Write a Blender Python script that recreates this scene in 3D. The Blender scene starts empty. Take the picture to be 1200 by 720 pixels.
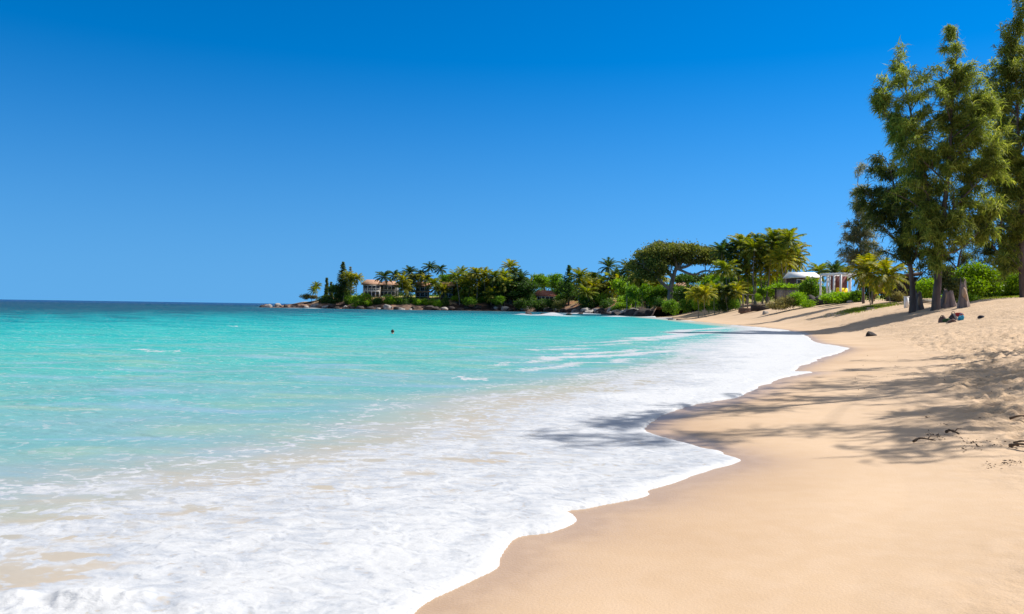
import bpy, math, random
import numpy as np
from mathutils import Vector, Matrix

R = math.radians
sc = bpy.context.scene
col = sc.collection
rng = np.random.default_rng(7)
random.seed(7)

# ------------------------------------------------------------------ camera, sky, sun, exposure
CAM_H = 1.6
ROLL = 0.015
FOC = 933.0                      # focal length in photo pixels (1200 wide)
cam_d = bpy.data.cameras.new('camera')
cam = bpy.data.objects.new('camera', cam_d)
col.objects.link(cam)
cam_d.sensor_width = 36.0
cam_d.lens = 36.0 * FOC / 1200.0
cam_d.clip_start = 0.05
cam_d.clip_end = 60000.0
ca, sa = math.cos(ROLL), math.sin(ROLL)
cam.matrix_world = Matrix(((ca, -sa, 0, 0), (0, 0, -1, 0), (sa, ca, 0, CAM_H), (0, 0, 0, 1)))
sc.camera = cam

SUN_EL = 48.0
SUN_AZ = 72.0                    # clockwise from +Y
world = bpy.data.worlds.new('World')
sc.world = world
world.use_nodes = True
wn, wl = world.node_tree.nodes, world.node_tree.links
wn.clear()
sky = wn.new('ShaderNodeTexSky')
sky.sky_type = 'NISHITA'
sky.sun_disc = False
sky.sun_elevation = R(SUN_EL)
sky.sun_rotation = R(SUN_AZ)
sky.altitude = 0
sky.air_density = 1.0
sky.dust_density = 0.0
sky.ozone_density = 8.0
tcw = wn.new('ShaderNodeTexCoord')
sep = wn.new('ShaderNodeSeparateXYZ'); cmb = wn.new('ShaderNodeCombineXYZ')
wl.new(tcw.outputs['Generated'], sep.inputs[0])
mz = wn.new('ShaderNodeMapRange')           # clear, dry air: no pale band at the horizon
mz.inputs['From Min'].default_value = 0.0; mz.inputs['From Max'].default_value = 1.0
mz.inputs['To Min'].default_value = 0.14; mz.inputs['To Max'].default_value = 1.6
pz_ = wn.new('ShaderNodeMath'); pz_.operation = 'POWER'; pz_.use_clamp = True; pz_.inputs[1].default_value = 1.7
wl.new(sep.outputs['Z'], pz_.inputs[0]); wl.new(pz_.outputs[0], mz.inputs['Value'])
wl.new(sep.outputs['X'], cmb.inputs['X']); wl.new(sep.outputs['Y'], cmb.inputs['Y']); wl.new(mz.outputs[0], cmb.inputs['Z'])
nrm = wn.new('ShaderNodeVectorMath'); nrm.operation = 'NORMALIZE'
wl.new(cmb.outputs[0], nrm.inputs[0]); wl.new(nrm.outputs[0], sky.inputs['Vector'])
hsv = wn.new('ShaderNodeHueSaturation')
hsv.inputs['Saturation'].default_value = 1.32
hsv.inputs['Value'].default_value = 1.0
for sock, lo_, hi_ in (('Saturation', 1.33, .12), ('Value', 1.0, 1.5)):   # overhead sky paled and brightened beyond the frame, to warm the shadow fill
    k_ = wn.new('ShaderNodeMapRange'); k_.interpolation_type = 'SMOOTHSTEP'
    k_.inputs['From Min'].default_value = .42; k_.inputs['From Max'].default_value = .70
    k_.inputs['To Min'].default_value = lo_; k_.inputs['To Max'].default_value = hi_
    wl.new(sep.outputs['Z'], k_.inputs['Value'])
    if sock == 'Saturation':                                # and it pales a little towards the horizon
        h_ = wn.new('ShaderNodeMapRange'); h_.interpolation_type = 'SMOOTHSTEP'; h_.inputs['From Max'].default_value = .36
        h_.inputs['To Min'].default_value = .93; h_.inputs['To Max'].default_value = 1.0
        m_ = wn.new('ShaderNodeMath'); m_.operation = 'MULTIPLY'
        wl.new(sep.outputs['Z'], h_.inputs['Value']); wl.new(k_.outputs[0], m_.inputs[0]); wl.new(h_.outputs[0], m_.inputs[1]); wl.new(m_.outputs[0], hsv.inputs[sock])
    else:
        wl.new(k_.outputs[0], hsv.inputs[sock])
bg = wn.new('ShaderNodeBackground')
bg.inputs['Strength'].default_value = 0.088
wo = wn.new('ShaderNodeOutputWorld')
wl.new(sky.outputs[0], hsv.inputs['Color'])
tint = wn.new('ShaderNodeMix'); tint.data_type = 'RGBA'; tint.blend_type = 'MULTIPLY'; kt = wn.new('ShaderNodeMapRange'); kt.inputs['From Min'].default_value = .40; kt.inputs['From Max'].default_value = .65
kt.inputs['To Min'].default_value = 1.0; kt.inputs['To Max'].default_value = 0.0  # tint fades overhead too, keeping blue out of the shadow fill
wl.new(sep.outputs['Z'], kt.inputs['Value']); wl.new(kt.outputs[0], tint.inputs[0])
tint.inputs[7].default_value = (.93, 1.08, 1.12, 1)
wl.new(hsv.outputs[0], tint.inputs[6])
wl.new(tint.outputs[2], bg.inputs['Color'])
wl.new(bg.outputs[0], wo.inputs['Surface'])

sun_d = bpy.data.lights.new('sun', 'SUN')
sun_d.energy = 5.0
sun_d.angle = R(0.5)
sun_d.color = (1.0, 0.965, 0.91)
sun = bpy.data.objects.new('sun', sun_d)
col.objects.link(sun)
S = Vector((math.sin(R(SUN_AZ)) * math.cos(R(SUN_EL)), math.cos(R(SUN_AZ)) * math.cos(R(SUN_EL)), math.sin(R(SUN_EL))))
sun.rotation_euler = S.to_track_quat('Z', 'Y').to_euler()
sun.location = S * 80

vs = sc.view_settings
vs.view_transform = 'Standard'
vs.look = 'None'
vs.exposure = 0.46
vs.gamma = 1.0
vs.use_curve_mapping = False

# ------------------------------------------------------------------ layout helpers
def W(u, v, y):
    """world point at depth y seen at photo pixel (u, v)"""
    X = ((u - 600) * ca + (v - 360) * sa) / FOC
    Z = ((u - 600) * sa - (v - 360) * ca) / FOC
    return np.array((X * y, y, CAM_H + Z * y))

def G(u, v, z=0.0):
    """world ground point of height z seen at photo pixel (u, v)"""
    Z = ((u - 600) * sa - (v - 360) * ca) / FOC
    y = (z - CAM_H) / Z
    return W(u, v, y)

# ------------------------------------------------------------------ mesh helpers
def mesh(name, V, Fs, mat, parent=None, smooth=False, attrs=None, mats=None):
    """Fs: list of int arrays (M,k)"""
    V = np.asarray(V, dtype=np.float32)
    Fs = [np.asarray(f, dtype=np.int32) for f in (Fs if isinstance(Fs, list) else [Fs]) if len(f)]
    me = bpy.data.meshes.new(name)
    me.vertices.add(len(V))
    me.vertices.foreach_set('co', V.ravel())
    loops = np.concatenate([f.ravel() for f in Fs])
    tot = np.concatenate([np.full(len(f), f.shape[1], np.int32) for f in Fs])
    start = np.concatenate(([0], np.cumsum(tot)[:-1])).astype(np.int32)
    me.loops.add(len(loops))
    me.loops.foreach_set('vertex_index', loops)
    me.polygons.add(len(tot))
    me.polygons.foreach_set('loop_start', start)
    me.polygons.foreach_set('loop_total', tot)
    if smooth:
        me.polygons.foreach_set('use_smooth', np.ones(len(tot), bool))
    if attrs:
        for k, a in attrs.items():
            at = me.attributes.new(k, 'FLOAT', 'POINT')
            at.data.foreach_set('value', np.asarray(a, np.float32))
    me.update(calc_edges=True)
    if mat is not None:
        me.materials.append(mat)
    o = bpy.data.objects.new(name, me)
    col.objects.link(o)
    if parent is not None:
        o.parent = parent
    return o

class MB:
    """collects shapes, builds ONE mesh object"""
    def __init__(s):
        s.V, s.F, s.n = [], {}, 0
    def add(s, V, F):
        V = np.asarray(V, float)
        for f in (F if isinstance(F, list) else [F]):
            f = np.atleast_2d(np.asarray(f, int))
            if len(f):
                s.F.setdefault(f.shape[1], []).append(f + s.n)
        s.V.append(V)
        s.n += len(V)
        return s
    def box(s, c, size, rz=0.0, taper=1.0, bevel=0.0):
        x, y, z = np.array(size) / 2.0
        b = bevel if bevel else min(x, y, z) * 0.08
        P = []
        for (zz, k) in ((-z, 1), (z, taper)):
            for (sx, sy) in ((-1, -1), (1, -1), (1, 1), (-1, 1)):
                P.append((sx * x * k, sy * y * k, zz))
        P = np.array(P)
        # small chamfer on the top rim
        top = P[4:] * np.array(((x - b) / x, (y - b) / y, 1.0))
        P[4:, 2] -= b
        P = np.vstack((P, top))
        cr, sr = math.cos(rz), math.sin(rz)
        Q = P.copy()
        Q[:, 0] = P[:, 0] * cr - P[:, 1] * sr
        Q[:, 1] = P[:, 0] * sr + P[:, 1] * cr
        F = [(3, 2, 1, 0), (8, 9, 10, 11)]
        for i in range(4):
            j = (i + 1) % 4
            F += [(i, j, j + 4, i + 4), (i + 4, j + 4, j + 8, i + 8)]
        return s.add(Q + np.array(c), F)
    def tube(s, P, r, sides=8, cap=True):
        V, F = tube(P, r, sides)
        s.add(V, F)
        if cap:
            n = len(P)
            s.F.setdefault(sides, []).append(np.array([[s.n - sides + k for k in range(sides)]]))
            s.F.setdefault(sides, []).append(np.array([[s.n - n * sides + sides - 1 - k for k in range(sides)]]))
        return s
    def build(s, name, mat, parent=None, smooth=False):
        V = np.vstack(s.V)
        return mesh(name, V, [np.vstack(f) for f in s.F.values()], mat, parent, smooth)

def tube(P, r, sides=8):
    P = np.asarray(P, float)
    n = len(P)
    r = np.broadcast_to(np.asarray(r, float), (n,))
    T = np.gradient(P, axis=0)
    T /= np.linalg.norm(T, axis=1)[:, None] + 1e-9
    ref = np.array((0.31, 0.95, 0.05))
    A = np.cross(T, ref)
    A /= np.linalg.norm(A, axis=1)[:, None] + 1e-9
    B = np.cross(T, A)
    th = np.linspace(0, 2 * np.pi, sides, endpoint=False)
    V = P[:, None, :] + r[:, None, None] * (A[:, None, :] * np.cos(th)[None, :, None] + B[:, None, :] * np.sin(th)[None, :, None])
    i = np.arange(n - 1)[:, None] * sides
    k = np.arange(sides)[None, :]
    k2 = (k + 1) % sides
    F = np.stack((i + k, i + k2, i + sides + k2, i + sides + k), axis=-1).reshape(-1, 4)
    return V.reshape(-1, 3), F

def spline(P, n):
    """smooth resample of a polyline (Catmull-Rom), any number of columns"""
    P = np.asarray(P, float)
    Q = np.vstack((2 * P[0] - P[1], P, 2 * P[-1] - P[-2]))
    m = len(P) - 1
    out = []
    for t in np.linspace(0, m - 1e-6, n):
        i = int(t); f = t - i
        a, b, c, d = Q[i], Q[i + 1], Q[i + 2], Q[i + 3]
        out.append(0.5 * ((2 * b) + (c - a) * f + (2 * a - 5 * b + 4 * c - d) * f * f + (3 * b - a - 3 * c + d) * f ** 3))
    return np.array(out)

def _hash(ix, iy, seed):
    h = (ix.astype(np.int64) * 374761393 + iy.astype(np.int64) * 668265263 + seed * 982451653) & 0x7fffffff
    h = ((h ^ (h >> 13)) * 1274126177) & 0x7fffffff
    h = h ^ (h >> 16)
    return (h & 0xffff) / 65535.0

def vnoise(x, y, seed=0):
    ix, iy = np.floor(x), np.floor(y)
    fx, fy = x - ix, y - iy
    fx = fx * fx * fx * (fx * (fx * 6 - 15) + 10)
    fy = fy * fy * fy * (fy * (fy * 6 - 15) + 10)
    a = _hash(ix, iy, seed); b = _hash(ix + 1, iy, seed)
    c = _hash(ix, iy + 1, seed); d = _hash(ix + 1, iy + 1, seed)
    return (a * (1 - fx) + b * fx) * (1 - fy) + (c * (1 - fx) + d * fx) * fy

def fbm(x, y, seed=0, oct=4, gain=0.5):
    s, a, n = 0, 1.0, 0
    for i in range(oct):
        s = s + a * vnoise(x * 2 ** i + 17.3 * i, y * 2 ** i - 9.1 * i, seed + i)
        n += a; a *= gain
    return s / n

def sstep(a, b, x):
    t = np.clip((x - a) / (b - a), 0, 1)
    return t * t * (3 - 2 * t)

def tag(o, label=None, cat=None, group=None, kind=None):
    if label: o['label'] = label
    if cat: o['category'] = cat
    if group: o['group'] = group
    if kind: o['kind'] = kind
    return o

def empty(name, loc, rz=0.0):
    o = bpy.data.objects.new(name, None)
    o.empty_display_size = 0.3
    col.objects.link(o)
    o.location = Vector([float(a) for a in loc])
    o.rotation_euler = (0, 0, rz)
    return o

ORD = ['first', 'second', 'third', 'fourth', 'fifth', 'sixth', 'seventh', 'eighth', 'ninth', 'tenth', 'eleventh', 'twelfth',
       'thirteenth', 'fourteenth', 'fifteenth', 'sixteenth', 'seventeenth', 'eighteenth', 'nineteenth', 'twentieth',
       'twenty-first', 'twenty-second', 'twenty-third', 'twenty-fourth', 'twenty-fifth', 'twenty-sixth', 'twenty-seventh', 'twenty-eighth', 'twenty-ninth', 'thirtieth', 'thirty-first', 'thirty-second']

# ------------------------------------------------------------------ materials
def newmat(name):
    m = bpy.data.materials.new(name)
    m.use_nodes = True
    nt = m.node_tree
    nt.nodes.clear()
    return m, nt.nodes, nt.links

def simple(name, c1, c2=None, scale=3.0, rough=0.8, bump=0.0, bscale=None, stretch=(1, 1, 1), spec=0.3, detail=4.0):
    m, N, L = newmat(name)
    out = N.new('ShaderNodeOutputMaterial'); p = N.new('ShaderNodeBsdfPrincipled')
    p.inputs['Roughness'].default_value = rough
    p.inputs['Specular IOR Level'].default_value = spec
    L.new(p.outputs[0], out.inputs['Surface'])
    tc = N.new('ShaderNodeTexCoord'); mp = N.new('ShaderNodeMapping')
    mp.inputs['Scale'].default_value = stretch
    L.new(tc.outputs['Object'], mp.inputs['Vector'])
    nz = N.new('ShaderNodeTexNoise'); nz.inputs['Scale'].default_value = scale; nz.inputs['Detail'].default_value = detail
    L.new(mp.outputs[0], nz.inputs['Vector'])
    cr = N.new('ShaderNodeValToRGB')
    cr.color_ramp.elements[0].position = 0.32; cr.color_ramp.elements[1].position = 0.68
    cr.color_ramp.elements[0].color = (*c1, 1); cr.color_ramp.elements[1].color = (*(c2 or c1), 1)
    L.new(nz.outputs['Fac'], cr.inputs['Fac'])
    L.new(cr.outputs['Color'], p.inputs['Base Color'])
    if bump:
        b = N.new('ShaderNodeBump'); b.inputs['Strength'].default_value = 1.0; b.inputs['Distance'].default_value = bump
        n2 = N.new('ShaderNodeTexNoise'); n2.inputs['Scale'].default_value = bscale or scale * 4; n2.inputs['Detail'].default_value = 5
        L.new(mp.outputs[0], n2.inputs['Vector'])
        L.new(n2.outputs['Fac'], b.inputs['Height']); L.new(b.outputs[0], p.inputs['Normal'])
    return m

def leafmat(name, cols, rough=0.55, trans=0.35, spec=0.3):
    """leaf colours differ from leaf to leaf (random per island) and a little from plant to plant"""
    m, N, L = newmat(name)
    out = N.new('ShaderNodeOutputMaterial'); p = N.new('ShaderNodeBsdfPrincipled')
    p.inputs['Roughness'].default_value = rough
    p.inputs['Specular IOR Level'].default_value = spec
    g = N.new('ShaderNodeNewGeometry'); oi = N.new('ShaderNodeObjectInfo')
    cr = N.new('ShaderNodeValToRGB')
    el = cr.color_ramp.elements
    while len(el) < len(cols): el.new(0.5)
    for i, c in enumerate(cols):
        el[i].position = i / (len(cols) - 1); el[i].color = (*c, 1)
    L.new(g.outputs['Random Per Island'], cr.inputs['Fac'])
    h = N.new('ShaderNodeHueSaturation')
    mr = N.new('ShaderNodeMapRange'); mr.inputs['To Min'].default_value = 0.8; mr.inputs['To Max'].default_value = 1.2
    L.new(oi.outputs['Random'], mr.inputs['Value']); L.new(mr.outputs[0], h.inputs['Value'])
    L.new(cr.outputs[0], h.inputs['Color'])
    L.new(h.outputs[0], p.inputs['Base Color'])
    t = N.new('ShaderNodeBsdfTranslucent')
    mx = N.new('ShaderNodeMixShader'); mx.inputs[0].default_value = trans
    hs = N.new('ShaderNodeHueSaturation'); hs.inputs['Saturation'].default_value = 1.15; hs.inputs['Value'].default_value = 1.5
    L.new(h.outputs[0], hs.inputs['Color']); L.new(hs.outputs[0], t.inputs['Color'])
    L.new(p.outputs[0], mx.inputs[1]); L.new(t.outputs[0], mx.inputs[2])
    L.new(mx.outputs[0], out.inputs['Surface'])
    return m

M = {}
M['palm_leaf'] = leafmat('palm_leaf', [(0.061, 0.110, 0.017), (0.134, 0.195, 0.024), (0.244, 0.281, 0.030), (0.415, 0.378, 0.043)], 0.6, 0.42, 0.18)
M['palm_yellow'] = leafmat('palm_yellow', [(0.081, 0.127, 0.017), (0.172, 0.207, 0.023), (0.299, 0.276, 0.034), (0.529, 0.437, 0.057)], 0.6, 0.45, 0.18)
M['palm_dark'] = leafmat('palm_dark', [(0.024, 0.054, 0.016), (0.047, 0.088, 0.020), (0.095, 0.135, 0.027)], 0.6, 0.35, 0.18)
M['casuarina'] = leafmat('casuarina_needles', [(0.066, 0.090, 0.019), (0.144, 0.180, 0.034), (0.240, 0.276, 0.054), (0.360, 0.372, 0.090)], 0.6, 0.45, 0.1)
M['casuarina_pale'] = leafmat('casuarina_pale_needles', [(0.069, 0.086, 0.040), (0.138, 0.149, 0.075), (0.230, 0.230, 0.127), (0.345, 0.322, 0.184)], 0.6, 0.45, 0.1)
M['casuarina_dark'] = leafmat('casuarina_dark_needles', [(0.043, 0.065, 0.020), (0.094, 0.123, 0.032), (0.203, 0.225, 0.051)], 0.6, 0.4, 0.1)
M['leaf_green'] = leafmat('broad_leaf', [(0.060, 0.132, 0.016), (0.120, 0.228, 0.020), (0.216, 0.348, 0.030)], 0.55, 0.38, 0.2)
M['leaf_bright'] = leafmat('bright_leaf', [(.10, .19, .012), (.20, .34, .015), (.32, .46, .03)], 0.55, 0.38, 0.2)
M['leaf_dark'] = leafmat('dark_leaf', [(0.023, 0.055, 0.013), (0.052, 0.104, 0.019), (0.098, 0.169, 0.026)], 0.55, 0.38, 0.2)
M['leaf_olive'] = leafmat('olive_leaf', [(.06, .075, .018), (.11, .125, .028), (.17, .18, .045)], 0.5, 0.3, 0.3)
M['monkeypod_leaf'] = leafmat('monkeypod_leaf', [(0.056, 0.075, 0.018), (0.106, 0.125, 0.025), (0.175, 0.188, 0.037), (0.250, 0.237, 0.062)], 0.6, 0.35, 0.15)
M['leaf_dry'] = leafmat('dry_leaf', [(.14, .12, .04), (.24, .2, .07), (.3, .28, .1)], 0.7, 0.3, 0.2)
M['grass_leaf'] = leafmat('grass_blade', [(.10, .15, .02), (.18, .24, .03), (.3, .3, .08)], 0.6, 0.35, 0.2)
M['bark'] = simple('casuarina_bark', (.085, .058, .045), (.19, .14, .115), 2.2, 0.95, 0.03, 14, (1, 1, .25))
M['bark_pale'] = simple('pale_bark', (.13, .105, .085), (.30, .26, .215), 1.5, 0.9, 0.02, 9, (1, 1, .4))
M['palm_bark'] = simple('palm_bark', (.17, .14, .11), (.33, .28, .22), 3.0, 0.9, 0.01, 12, (1, 1, 4))
M['rock_dark'] = simple('dark_rock', (.02, .016, .014), (.075, .058, .05), 1.2, 0.85, 0.06, 4)
M['rock_pale'] = simple('pale_rock', (.16, .14, .125), (.42, .38, .34), 1.0, 0.9, 0.06, 4)
M['rock_red'] = simple('brown_rock', (.11, .06, .04), (.3, .19, .13), 1.0, 0.9, 0.06, 4)
M['roof_tan'] = simple('tan_roof_shingle', (.34, .19, .12), (.48, .29, .19), 1.2, 0.9, 0.02, 8)
M['roof_orange'] = simple('orange_roof_shingle', (.38, .2, .1), (.52, .3, .16), 1.2, 0.9, 0.02, 8)
M['roof_red'] = simple('red_roof_tile', (.26, .085, .06), (.38, .15, .11), 1.2, 0.9, 0.02, 8)
M['wall_cream'] = simple('cream_render', (.34, .3, .25), (.44, .39, .33), 0.8, 0.85)
M['wall_grey'] = simple('grey_render', (.13, .125, .12), (.2, .19, .18), 0.8, 0.85)
M['wall_brown'] = simple('brown_timber', (.09, .055, .04), (.16, .1, .07), 2, 0.85, 0.01, 12, (1, 1, .2))
M['window'] = simple('dark_window_glass', (.02, .028, .035), (.035, .045, .055), 0.5, 0.12, spec=0.6)
M['white_paint'] = simple('white_paint', (.74, .73, .71), (.8, .79, .77), 1.5, 0.6)
M['white_roof'] = simple('white_roof_sheet', (.76, .74, .7), (.82, .8, .76), 0.7, 0.5)
M['grey_wood'] = simple('weathered_grey_wood', (.2, .165, .13), (.38, .32, .26), 2.0, 0.9, 0.01, 10, (1, 1, .15))
M['dark_wood'] = simple('dark_wood', (.03, .022, .018), (.085, .06, .05), 2.0, 0.85, 0.01, 10, (1, 1, .2))
M['wicker'] = simple('tan_woven_matting', (.3, .2, .11), (.44, .31, .18), 14, 0.9, 0.01, 40)
M['yellow_cloth'] = simple('yellow_cloth', (.78, .55, .01), (.85, .62, .02), 3, 0.8)
M['red_blind'] = simple('red_brown_blind', (.1, .03, .025), (.17, .055, .045), 3, 0.8, stretch=(1, 1, 6))
M['cloth_red'] = simple('red_cloth', (.3, .02, .02), (.42, .04, .04), 6, 0.9, 0.01, 12)
M['cloth_teal'] = simple('teal_cloth', (.02, .2, .3), (.04, .34, .45), 6, 0.9, 0.01, 12)
M['cloth_dark'] = simple('dark_cloth', (.02, .018, .025), (.05, .045, .05), 6, 0.9, 0.01, 12)
M['cloth_green'] = simple('dark_green_cloth', (.02, .05, .02), (.05, .1, .03), 6, 0.9, 0.01, 12)
M['cloth_brown'] = simple('brown_cloth', (.1, .06, .05), (.17, .11, .09), 6, 0.9, 0.01, 12)
M['stump'] = simple('stump_wood', (.13, .095, .085), (.34, .25, .2), 3.0, 0.95, 0.03, 9, (1, 1, .2))
M['stump_face'] = simple('stripped_stump_wood', (.34, .21, .12), (.5, .34, .22), 3.0, 0.9, 0.02, 9, (1, 1, .2))
M['twig'] = simple('dry_twig', (.05, .032, .02), (.13, .085, .05), 10, 0.9)
M['skin'] = simple('skin', (.5, .3, .21), (.56, .35, .25), 4, 0.5)
M['hair'] = simple('dark_hair', (.015, .012, .01), (.03, .022, .018), 20, 0.5)

# ------------------------------------------------------------------ shoreline and terrain heights
fine_px = [(440, 765), (478, 720), (505, 697), (545, 679), (583, 663), (586, 652), (592, 640), (607, 625), (647, 620),
           (677, 606.5), (667, 596), (687, 593), (747, 583), (763, 578), (763, 571.5), (800, 561.5), (820, 554), (866, 541.5),
           (844, 533), (843, 529.7), (826, 525.7), (795, 516.5), (759, 505.8), (754, 498), (774, 486), (814, 473.7),
           (844, 469), (876, 460), (900, 449.4), (917, 442.5), (950, 437), (928, 433.5), (956, 421.7), (992, 410.6),
           (981, 406), (956, 400.8), (946, 393.9), (930, 388.5), (900, 384.5), (867, 381.5), (842, 379.3), (805, 375.5), (769, 372.6)]
smooth_px = [(440, 770), (545, 690), (645, 628), (735, 590), (800, 548), (800, 512), (800, 490), (850, 470), (900, 448),
             (950, 428), (966, 408), (950, 396), (915, 387), (867, 381), (820, 376.5), (769, 372.3)]
fine = np.array([G(u, v, 0.02)[:2] for u, v in fine_px])
smooth_l = np.array([G(u, v, 0.0)[:2] for u, v in smooth_px])
lead = np.array([(-30, -40), (-14, -14), (-6.5, -4), (-3.2, 1.0)])
HEAD = np.array([(29, 166), (30, 182), (30, 205), (26, 235), (20, 262), (12, 284), (0, 292), (-20, 290), (-46, 285), (-70, 296),
                 (-83, 303), (-93, 306), (-97, 311), (-88, 322), (-60, 345), (-20, 420), (40, 520)], float)
fine = np.vstack((lead, spline(fine, 260), HEAD))
smooth_l = np.vstack((lead, spline(smooth_l, 120), HEAD))

def sdist(P, line):
    """signed distance to an open polyline; > 0 on its right side (inland here)"""
    best = np.full(len(P), 1e18); sg = np.ones(len(P))
    for a, b in zip(line[:-1], line[1:]):
        d = b - a
        l2 = (d * d).sum()
        if l2 < 1e-12: continue
        q = P - a
        t = np.clip((q @ d) / l2, 0, 1)
        e = q - t[:, None] * d
        dd = (e * e).sum(1)
        cr = d[0] * q[:, 1] - d[1] * q[:, 0]
        m = dd < best - 1e-12
        best[m] = dd[m]; sg[m] = np.where(cr[m] <= 0, 1.0, -1.0)
    return np.sqrt(best) * sg

GD = np.array([-400, -120, -50, -12, -3, 0, 2, 4, 7, 11, 16, 25, 60, 400])
GZ = np.array([-9, -5, -2.4, -.6, -.11, 0, .09, .27, .75, 1.4, 1.95, 2.4, 2.9, 3.2])
PITS = []
def sand_base(x, y, d):
    k = 1 + 0.42 * sstep(25, 62, y)
    z = np.interp(d, GD, GZ)
    return np.where(d > 0, z * k, z)

def sand_z(x, y):
    P = np.array([[x, y]], float)
    return float(sand_base(P[:, 0], P[:, 1], sdist(P, smooth_l))[0])

# fan-shaped grid round the viewer's standing place: fine where the beach is near
ang = np.concatenate((np.arange(-180, -44, 4.0), np.arange(-44, -36, .5), np.arange(-36, 36.01, .14), np.arange(36.5, 48, .5), np.arange(48, 180, 4.0)))
rad = [1.0]
while rad[-1] < 30: rad.append(rad[-1] * 1.0048)
while rad[-1] < 62: rad.append(rad[-1] * 1.0078)
while rad[-1] < 400: rad.append(rad[-1] * 1.02)
n_sand = len(rad)
while rad[-1] < 40000: rad.append(rad[-1] * 1.12)
rad = np.array(rad)
NA = len(ang)
TH = np.radians(ang)

def fan(rads):
    X = rads[:, None] * np.sin(TH)[None, :]
    Y = rads[:, None] * np.cos(TH)[None, :]
    n = len(rads)
    i = np.arange(n - 1)[:, None] * NA
    k = np.arange(NA)[None, :]
    k2 = (k + 1) % NA
    F = np.stack((i + k, i + NA + k, i + NA + k2, i + k2), axis=-1).reshape(-1, 4)[:, ::-1]
    return X.ravel(), Y.ravel(), F

# ------------------------------------------------------------------ sand
sx, sy, sF = fan(rad[:n_sand])
sd = sdist(np.stack((sx, sy), 1), smooth_l)
sfine = -sdist(np.stack((sx, sy), 1), fine)          # > 0 under water
zb = sand_base(sx, sy, sd)
r_ = np.hypot(sx, sy)
det = 1 - sstep(55, 110, r_)
tram = sstep(2.0, 4.8, sd + 1.6 * (fbm(sx * .35, sy * .35, 5) - .5)) * det       # trampled part of the beach
z = zb + 0.05 * (fbm(sx * .5, sy * .5, 11) - .5) * sstep(0.5, 4, sd)
z += tram * (0.15 * (fbm(sx * 1.6, sy * 1.6, 21, 4) - .5) + 0.075 * (np.abs(fbm(sx * 3.2, sy * 3.2, 31, 3) - .5) * -2 + .3))
# footprints: hollows with a raised rim
prng = np.random.default_rng(3)
for _ in range(1700):
    yy = prng.uniform(4, 42); dd = 3.4 + abs(prng.normal(0, 5)) + .4
    i0 = np.argmin(np.abs(smooth_l[:, 1] - yy))
    px_, py_ = smooth_l[i0, 0] + dd * .88, yy - dd * .45
    if py_ < 3: continue
    rr = prng.uniform(.09, .17); a = prng.uniform(0, math.pi); st = prng.uniform(1.2, 1.9); dep = prng.uniform(.03, .085)
    m = np.where((np.abs(sx - px_) < .6) & (np.abs(sy - py_) < .6))[0]
    if not len(m): continue
    dx, dy = sx[m] - px_, sy[m] - py_
    e = np.hypot((dx * math.cos(a) + dy * math.sin(a)) / st, -dx * math.sin(a) + dy * math.cos(a)) / rr
    z[m] += -dep * np.exp(-e ** 2 * 1.2) + dep * .55 * np.exp(-((e - 1.35) / .35) ** 2)
# low smooth cusps on the wet foreshore
z += 0.012 * (fbm(sx * .9, sy * .9, 77) - .5) * sstep(.2, 1.5, sd) * (1 - tram)
beach = mesh('beach', np.stack((sx, sy, z), 1), sF, None, smooth=True,
             attrs={'inland': sd, 'swash': -sfine, 'tram': tram})
tag(beach, kind='structure')
beach_z = z

m, N, L = newmat('beach_sand')
out = N.new('ShaderNodeOutputMaterial'); p = N.new('ShaderNodeBsdfPrincipled')
L.new(p.outputs[0], out.inputs['Surface'])
def attr(N, name):
    a = N.new('ShaderNodeAttribute'); a.attribute_name = name
    return a.outputs['Fac']
def mrange(N, L, src, a, b, c=0.0, d=1.0, smooth=True):
    n = N.new('ShaderNodeMapRange')
    if smooth: n.interpolation_type = 'SMOOTHSTEP'
    n.inputs['From Min'].default_value = a; n.inputs['From Max'].default_value = b
    n.inputs['To Min'].default_value = c; n.inputs['To Max'].default_value = d
    L.new(src, n.inputs['Value'])
    return n.outputs[0]
def mixc(N, L, f, a, b):
    n = N.new('ShaderNodeMix'); n.data_type = 'RGBA'
    if isinstance(f, float): n.inputs[0].default_value = f
    else: L.new(f, n.inputs[0])
    for s, v in ((6, a), (7, b)):
        if isinstance(v, tuple): n.inputs[s].default_value = (*v, 1)
        else: L.new(v, n.inputs[s])
    return n.outputs[2]
def math_(N, L, op, a, b=None):
    n = N.new('ShaderNodeMath'); n.operation = op
    for s, v in ((0, a), (1, b)):
        if v is None: continue
        if isinstance(v, (int, float)): n.inputs[s].default_value = v
        else: L.new(v, n.inputs[s])
    return n.outputs[0]
def noise(N, L, scale, detail=4.0, stretch=(1, 1, 1), dist=0.0, rough=0.5, rz=0.0):
    tc = N.new('ShaderNodeTexCoord'); mp = N.new('ShaderNodeMapping')
    mp.inputs['Scale'].default_value = stretch
    mp.inputs['Rotation'].default_value = (0, 0, rz)
    L.new(tc.outputs['Object'], mp.inputs['Vector'])
    n = N.new('ShaderNodeTexNoise')
    n.inputs['Scale'].default_value = scale; n.inputs['Detail'].default_value = detail
    n.inputs['Distortion'].default_value = dist; n.inputs['Roughness'].default_value = rough
    L.new(mp.outputs[0], n.inputs['Vector'])
    return n.outputs['Fac']

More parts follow.
